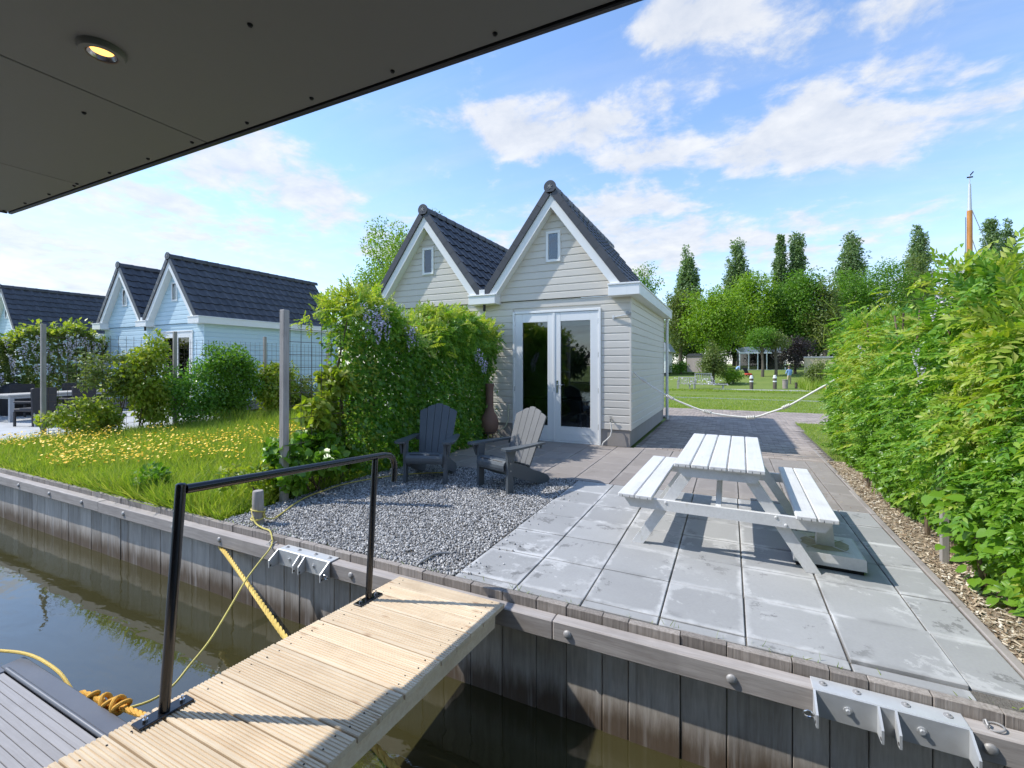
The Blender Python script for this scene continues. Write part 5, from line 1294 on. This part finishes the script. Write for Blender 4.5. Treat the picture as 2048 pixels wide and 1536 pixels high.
for i, (x, y, top, w) in enumerate(((-7.7, 98.4, 26.6, 5.1), (1.5, 106.1, 29.2, 6.0), (9.8, 112.3, 30.9, 3.4), (12.9, 113.8, 31.9, 5.2), (23.5, 118.9, 32.4, 6.6), (36.5, 125.2, 32.8, 5.6), (50.6, 132.0, 34.4, 5.2), (54.0, 134.7, 33.7, 4.6))):
    t = tree('poplar_tree', pl[i], x, y, 1.2, top, w * 1.22, M['leaf_poplar'], int(6500 + w * 1500), .50, .04, 260, 50 + i, w * .24, .30, 'tree', PG, limbs=6, taper=.62)
BG = 'garden trees beyond the ditch'
for i, (k, lab, x, y, zb, top, w, n, mat, cf) in enumerate((
    ('olive_tree', 'dull olive tree nearest the corner of the grey house', -5.9, 64.0, 1.0, 12.4, 5.6, 8000, 'leaf_olive', .12),
    ('broad_tree', 'wide mid green tree right of the grey house', -1.9, 61.2, .9, 12.2, 8.6, 15000, 'leaf_bright', .16),
    ('broad_tree', 'bright yellow green tree under the second poplar', 3.0, 68.1, 1.2, 14.2, 8.0, 13000, 'leaf_bright', .15),
    ('broad_tree', 'rich green tree under the close pair of poplars', 7.9, 69.0, 1.2, 14.7, 8.8, 15000, 'leaf_mid', .15),
    ('olive_tree', 'olive green tree just left of the big hedge', 10.6, 67.0, 1.2, 12.8, 5.4, 8000, 'leaf_olive', .08),
    ('olive_tree', 'rounded olive tree below the wide poplar', 15.8, 80.8, 1.3, 16.5, 7.6, 9000, 'leaf_mid', .15),
    ('broad_tree', 'airy green tree above the top of the hedge', 20.8, 83.2, 1.3, 17.8, 8.6, 9000, 'leaf_mid', .15),
    ('olive_tree', 'brownish green tree in front of the mast poplar', 25.9, 90.0, 1.3, 19.8, 6.6, 8000, 'leaf_olive', .12),
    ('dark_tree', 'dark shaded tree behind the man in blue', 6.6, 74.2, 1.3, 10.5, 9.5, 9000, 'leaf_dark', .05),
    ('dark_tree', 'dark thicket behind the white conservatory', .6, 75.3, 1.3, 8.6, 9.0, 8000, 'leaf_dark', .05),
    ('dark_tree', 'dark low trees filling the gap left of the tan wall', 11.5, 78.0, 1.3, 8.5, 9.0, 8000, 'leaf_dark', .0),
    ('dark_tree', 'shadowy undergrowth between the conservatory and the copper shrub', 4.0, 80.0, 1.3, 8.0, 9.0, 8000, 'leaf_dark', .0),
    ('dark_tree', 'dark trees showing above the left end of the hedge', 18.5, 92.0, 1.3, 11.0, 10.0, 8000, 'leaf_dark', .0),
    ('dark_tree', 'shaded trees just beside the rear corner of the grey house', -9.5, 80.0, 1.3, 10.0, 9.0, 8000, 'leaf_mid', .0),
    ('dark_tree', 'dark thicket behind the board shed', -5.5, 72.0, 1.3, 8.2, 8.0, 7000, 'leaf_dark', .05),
    ('copper_shrub', 'dark purple shrub beside the man in blue', 6.1, 55.0, .6, 4.6, 4.4, 5200, 'leaf_purple', .02),
    ('small_tree', 'small tree with bare trunk in front of the conservatory', 3.0, 52.2, .3, 5.6, 3.4, 3000, 'leaf_mid', .48),
    ('small_tree', 'second bare trunked small tree beside the purple shrub', 4.2, 52.6, .3, 5.2, 3.0, 2400, 'leaf_olive', .48),
    ('round_bush', 'rounded clipped green bush beside the garden bench', -1.4, 45.9, -.3, 3.5, 2.7, 5200, 'leaf_olive', .0),
    ('low_bush', 'low light green bush right of the round bush', .2, 46.6, -.3, 1.2, 2.0, 1600, 'leaf_bright', .0),
    ('reed_bush', 'feathery grey green shrub right of the man in blue', 6.9, 46.2, -.4, 2.0, 2.4, 2200, 'leaf_olive', .0),
    ('low_bush', 'dark low bush in front of the white house wall', -5.0, 54.0, .5, 1.9, 2.6, 1500, 'leaf_mid', .0))):
    tree(k, lab, x, y, zb, top, w, M[mat], n, .30 if y > 60 else .17, cf, 70 if y > 60 else 40, 80 + i, None, .22 if y > 60 else .13, 'tree' if 'tree' in k else 'shrub', BG)
tree('maple_tree', 'airy pale green tree rising behind the left grey gable', -19.6, 24.6, -.1, 12.2, 8.6, M['leaf_bright'], 20000, .16, .30, 80, 201, .85, .22, limbs=30)
tree('birch_tree', 'small treetop peeking over the right roof edge of the grey house', -5.2, 31.5, -.1, 9.2, 2.6, M['leaf_mid'], 1500, .15, .45, 26, 202, .5, .12)
# weeds along the ditch, with white umbels
tag(bulk('reeds', [blades(5200, -6, 12, 36.6, 38.6, .07, .20, .03, 31, .3, 1.0, .5, -.5), blades(1800, 5.2, 10, 40, 47, .5, 1.3, .035, 33, .25, 1.0, .6, -.45)], M['grass'], None, 'stuff'), 'rough reeds and weeds along the far bank')
n = 260
up = np.c_[rng.normal(-2.3, 1.2, n), rng.normal(39.0, .5, n), rng.uniform(-.1, .45, n)]; up = up[:150]; n = 150
tag(bulk('cow_parsley', [scatter_mesh('u', [(-.5, -.5, 0), (.5, -.5, 0), (.5, .5, 0), (-.5, .5, 0)], [(0, 1, 2, 3)], up, rng.normal(size=(n, 3)), np.tile([0, -.5, 1.], (n, 1)), rng.uniform(.03, .09, n))], M['blossom_pale'], None, 'stuff'), 'white cow parsley heads above the reeds')
tag(MB().box(-12, 16, 23.30, 23.42, -.058, -.035).build('path_edge', M['tile_light']), 'thin pale edging across the mown lawn', None, None, 'structure')

# ---------------------------------------------------------------- things in the far gardens
jt = thing('jetty', 'low timber jetty on the far bank in front of the man', 'jetty', (2.2, 40.2, -.55))
for k in range(7): MB().box(-3.4, 3.4, -.6 + k * .17, -.6 + k * .17 + .16, .06, .10).build('board', M['wood_pale'], jt)
for k in range(5): MB().box(-3.2 + 1.55 * k, -3.05 + 1.55 * k, -.62, -.48, -.5, .06).build('pile', M['bark'], jt)
for lab, x, y, top in (('left dark bollard with white cap on the far jetty', 1.6, 41.3, .60), ('right dark bollard with white cap on the far jetty', 3.3, 42.1, .62)):
    b = thing('bollard', lab, 'bollard', (x, y, -.5), 0, 'capped bollards on the jetty')
    MB().cyl((0, 0, 0), (0, 0, top + .3), .14, 12).build('timber', M['bark'], b, smooth=True); MB().cyl((0, 0, top + .301), (0, 0, top + .38), .15, 12).lathe([(.1, .0), (.12, .06), (.09, .16), (0, .18)], 10, (0, 0, top + .38)).build('cap', M['white'], b); MB().cyl((0, 0, .62), (0, 0, .72), .145, 12).build('band', M['white'], b)
b = MB().cyl((4.1, 43.0, -.5), (4.1, 43.0, .25), .2, 12).cyl((4.1, 43.0, .25), (4.1, 43.0, .30), .23, 12).build('planter', M['tarp']); tag(b, 'short grey planter post at the feet of the man', 'post')
b = MB().cyl((4.9, 43.3, -.5), (4.9, 43.3, .0), .1, 10).cyl((4.9, 43.3, .0), (4.9, 43.3, .06), .11, 10).build('short_bollard', M['bark']); tag(b, 'shortest dark bollard right of the man', 'bollard')
b = MB().box(4.0, 5.0, 39.0, 39.6, -.85, -.5, .03).build('punt', M['clad']); tag(b, 'dark end of a small boat moored below the jetty', 'boat')
def bench(lab, x, y, z, rz, w=1.3, mat='wood_pale'):
    t = thing('garden_bench', lab, 'bench', (x, y, z), R(rz), 'garden benches on the far bank')
    for k in range(4): MB().box(-w / 2, w / 2, -.22 + k * .12, -.22 + k * .12 + .10, .43, .46).build('seat_slat', M[mat], t)
    for k in range(9): MB().box(-w / 2 + .06 + k * (w - .17) / 8, -w / 2 + .11 + k * (w - .17) / 8, .25, .28, .48, .88).build('back_slat', M[mat], t)
    MB().box(-w / 2, w / 2, .24, .29, .881, .95).build('top_rail', M[mat], t)
    for sx in (-w / 2, w / 2 - .07):
        MB().box(sx, sx + .07, -.26, -.19, 0, .64).build('leg', M[mat], t); MB().box(sx, sx + .07, .23, .30, 0, .88).build('leg', M[mat], t); MB().box(sx, sx + .07, -.28, .23, .641, .68).build('armrest', M[mat], t)
bench('weathered slatted bench standing beside the round bush', -1.95, 41.3, -.15, 12, 1.35); bench('pale picket bench lower left among the cow parsley', -3.1, 38.4, -.42, -5, 1.3)
wt = thing('garden_table', 'long low timber platform between the two far benches', 'table', (-1.7, 39.9, -.5), R(4))
for k in range(5): MB().box(-1.5, 1.5, -.4 + k * .165, -.4 + k * .165 + .15, .42, .46).build('plank', M['wood_pale'], wt)
for a in (-1.3, 1.2):
    for b_ in (-.35, .28): MB().box(a, a + .1, b_, b_ + .1, 0, .419).build('leg', M['wood_pale'], wt)
cs = thing('conservatory', 'white timber conservatory under the far trees', 'conservatory', (3.2, 59.4, .8), R(14))
MB().prism([(-1.7, 2.05), (3.1, 2.05), (2.9, 2.75), (-1.5, 2.75)], 0, 3.2, 'y').build('roof', M['alu'], cs)
for k in range(6):
    xx = -2.2 + k * .96; MB().box(xx - .05, xx + .05, -.05, .05, 0, 2.05).build('post', M['white'], cs); MB().bar((xx, -.2, 2.02), (xx, 1.5, 2.55), .07, .08).build('rafter', M['white'], cs)
MB().box(-2.3, 2.8, -.12, -.052, 1.98, 2.12).build('gutter', M['white'], cs); MB().box(-2.2, 2.6, .9, 1.0, 0, 2.0).build('back_wall', M['clad'], cs); MB().box(-2.2, 2.6, -.03, .03, 0, .12).build('sill', M['white'], cs)
for k in range(5): MB().box(-2.2 + k * .96 + .05, -2.2 + (k + 1) * .96 - .05, -.008, .008, .12, 1.95).build('glass_pane', M['glass'], cs)
sh2 = thing('garden_shed', 'small weathered board shed left of the round bush', 'shed', (-3.2, 54.0, .7), R(-20))
for k in range(8): MB().box(-.8 + k * .2, -.605 + k * .2, -.8, -.75, 0, 1.7).build('board', M['tarp'], sh2)
MB().prism([(-.9, 1.7), (.9, 1.7), (.6, 2.0), (-.6, 2.0)], -.9, .9, 'y').build('roof', M['clad'], sh2); MB().box(-.79, .79, -.74, .8, 0, 1.699).build('wall', M['tarp'], sh2)
whs = thing('white_house', 'white rendered house corner just past the grey house', 'house', (-8.0, 51.5, .6), R(0))
MB().box(-2.2, 1.9, 0, 5, 0, 2.3).build('wall', M['white'], whs); MB().prism([(-2.6, 2.3), (2.3, 2.3), (1.7, 3.3), (-2.6, 3.5)], -.3, 5.2, 'y').build('roof', M['alu'], whs); MB().box(.9, 1.5, -.03, 0, .9, 1.9).build('window', M['glass'], whs)
tw = thing('garden_wall', 'tan garden wall half hidden by the left end of the hedge', 'wall', (8.3, 53, .1)); MB().box(-1.6, 2.2, 0, .25, 0, 2.1).build('panel', M['tan'], tw); MB().box(-1.65, 2.25, -.05, .3, 2.101, 2.2).build('coping', M['alu'], tw)
mw = thing('lawn_mower', 'small red lawn mower on the far lawn', 'mower', (1.7, 51.8, .33), R(20)); MB().box(-.25, .25, -.35, .35, .08, .3, .05).build('deck', M['red'], mw); MB().bar((0, .3, .3), (0, .9, .85), .4, .03).build('handle', M['screw'], mw)
for sx in (-.28, .28):
    for sy in (-.28, .28): MB().cyl((sx - .03, sy, .09), (sx + .03, sy, .09), .09, 12).build('wheel', M['screw'], mw)
kb = thing('canoe', 'orange and blue canoe end showing beside the hedge', 'boat', (6.9, 40.0, -.7), R(25)); MB().prism([(-.5, .0), (.5, .0), (.62, .75), (.3, 1.0), (-.62, .7)], -.25, .25, 'y').build('hull', M['orange'], kb); MB().bar((-.85, -.2, .1), (-.6, -.2, .7), .12, .1).build('paddle', M['blue'], kb)
# mast of a boat behind the hedge
ms = thing('boat_mast', 'orange varnished mast with a silver top rising behind the hedge', 'mast', (10.5, 29.4, -.6))
MB().cyl((0, 0, 0), (0, 0, 9.6), .135, 14, .105).build('spar', M['mast'], ms, smooth=True); MB().cyl((0, 0, 9.601), (0, 0, 10.9), .085, 12, .05).cyl((0, 0, 10.901), (0, 0, 11.35), .02, 8).build('topmast', M['zinc'], ms, smooth=True)
MB().tube([(-.16, -.05, 9.3), (-.16, -.05, 0)], .012, 6).build('halyard', M['screw'], ms); MB().box(-.10, .12, -.02, .02, 11.20, 11.26).bar((.0, 0, 11.3), (.14, 0, 11.48), .02, .05).build('wind_vane', M['screw'], ms)
for dx, zt in ((3.6, 9.9), (2.6, 8.6)): MB().tube([(0, 0, zt), (dx, 1.2, 0)], .016, 6).build('stay', M['zinc'], ms)

# ---------------------------------------------------------------- people in the far garden
def skin_body(name, joints, edges, radii, parent, mats, rule):
    me = bpy.data.meshes.new(name); me.from_pydata(joints, edges, []); o = bpy.data.objects.new(name, me); COL.objects.link(o)
    o.modifiers.new('s', 'SKIN'); o.modifiers.new('d', 'SUBSURF').levels = 2
    sv = me.skin_vertices[0].data
    for i, r_ in enumerate(radii): sv[i].radius = (r_, r_ * .85) if not hasattr(r_, '__len__') else r_
    sv[0].use_root = True
    dg = bpy.context.evaluated_depsgraph_get(); m2 = bpy.data.meshes.new_from_object(o.evaluated_get(dg)); bpy.data.objects.remove(o)
    for m_ in mats: m2.materials.append(m_)
    for p in m2.polygons: p.material_index = rule(p.center); p.use_smooth = True
    m2.name = name
    return link(name, m2, None, parent)
pe = thing('person', 'person in light blue shirt and khaki trousers standing with back turned', 'person', (4.8, 47.0, -.40), R(25))
J = [(0, 0, .95), (0, .01, 1.2), (0, .0, 1.42), (0, .02, 1.52), (0, .03, 1.66), (.10, 0, .90), (.11, .02, .50), (.11, -.02, .09), (.11, .12, .03), (-.10, 0, .90), (-.12, .03, .50), (-.13, -.01, .09), (-.13, .13, .03),
     (.20, .0, 1.40), (.26, .04, 1.14), (.20, .28, 1.06), (-.20, 0, 1.40), (-.27, .03, 1.14), (-.20, .27, 1.05)]
E = [(0, 1), (1, 2), (2, 3), (3, 4), (0, 5), (5, 6), (6, 7), (7, 8), (0, 9), (9, 10), (10, 11), (11, 12), (2, 13), (13, 14), (14, 15), (2, 16), (16, 17), (17, 18)]
skin_body('body', J, E, [.15, .15, .15, .06, .10, .10, .075, .05, .04, .10, .075, .05, .04, .075, .05, .038, .075, .05, .038], pe, [M['skin'], M['shirt'], M['khaki'], M['screw']],
          lambda c: 3 if c.z < .10 else 2 if c.z < .97 else (0 if c.z > 1.50 or c.y > .17 else 1))
MB().lathe([(0, .20), (.06, .19), (.10, .14), (.108, .06), (.10, .02)], 16, (0, .015, 1.60)).build('hair', M['hair'], pe, smooth=True)
pc = thing('person', 'person in dark clothing crouching on the far lawn', 'person', (.6, 55.5, .55), R(-60))
J = [(0, 0, .35), (0, .18, .58), (0, .32, .72), (0, .40, .78), (0, .46, .84), (.12, .30, .36), (.12, .08, .10), (.12, .18, .03), (-.12, .30, .36), (-.12, .08, .10), (-.12, .18, .03), (.2, .34, .62), (.2, .48, .30), (-.2, .34, .62), (-.2, .48, .30)]
E = [(0, 1), (1, 2), (2, 3), (3, 4), (0, 5), (5, 6), (6, 7), (0, 8), (8, 9), (9, 10), (2, 11), (11, 12), (2, 13), (13, 14)]
skin_body('body', J, E, [.17, .17, .16, .06, .10, .10, .08, .04, .10, .08, .04, .07, .04, .07, .04], pc, [M['skin'], M['dark_cloth'], M['shirt']], lambda c: 0 if c.z > .80 else (2 if c.z > .5 else 1))

# ---------------------------------------------------------------- other bank, seen mirrored in the glass
oh = thing('brown_house', 'dark house with tiled roof across the canal, mirrored in the right glass door', 'house', (-9.4, -25.5, -.3))
MB().box(-2.6, 4, -7, 0, 0, 2.6).build('wall', M['clad'], oh); MB().prism([(.4 - 3.6, 2.5), (.4 + 4.4, 2.5), (.4, 6.2)], -7.4, .4, 'y').build('roof', M['rooftile_red'], oh)
MB().box(-1.6, -.6, .0, .04, .1, 2.1).build('door', M['tarp'], oh); MB().box(.4, 1.6, .0, .04, .9, 2.0).build('window', M['glass'], oh)
for i, (x, y, w, h_) in enumerate(((-15, -27, 5, 3.4), (-21, -29, 8, 6.5), (-29, -28, 8, 8), (-37, -30, 9, 7))):
    tree('bank_tree', 'dark tree across the canal mirrored dimly in the door glass', x, y, -.3, h_, w, M['leaf_mid' if i % 2 else 'leaf_dark'], 3500, .35, .1, 50, 300 + i, None, .2, 'tree', 'trees across the canal')
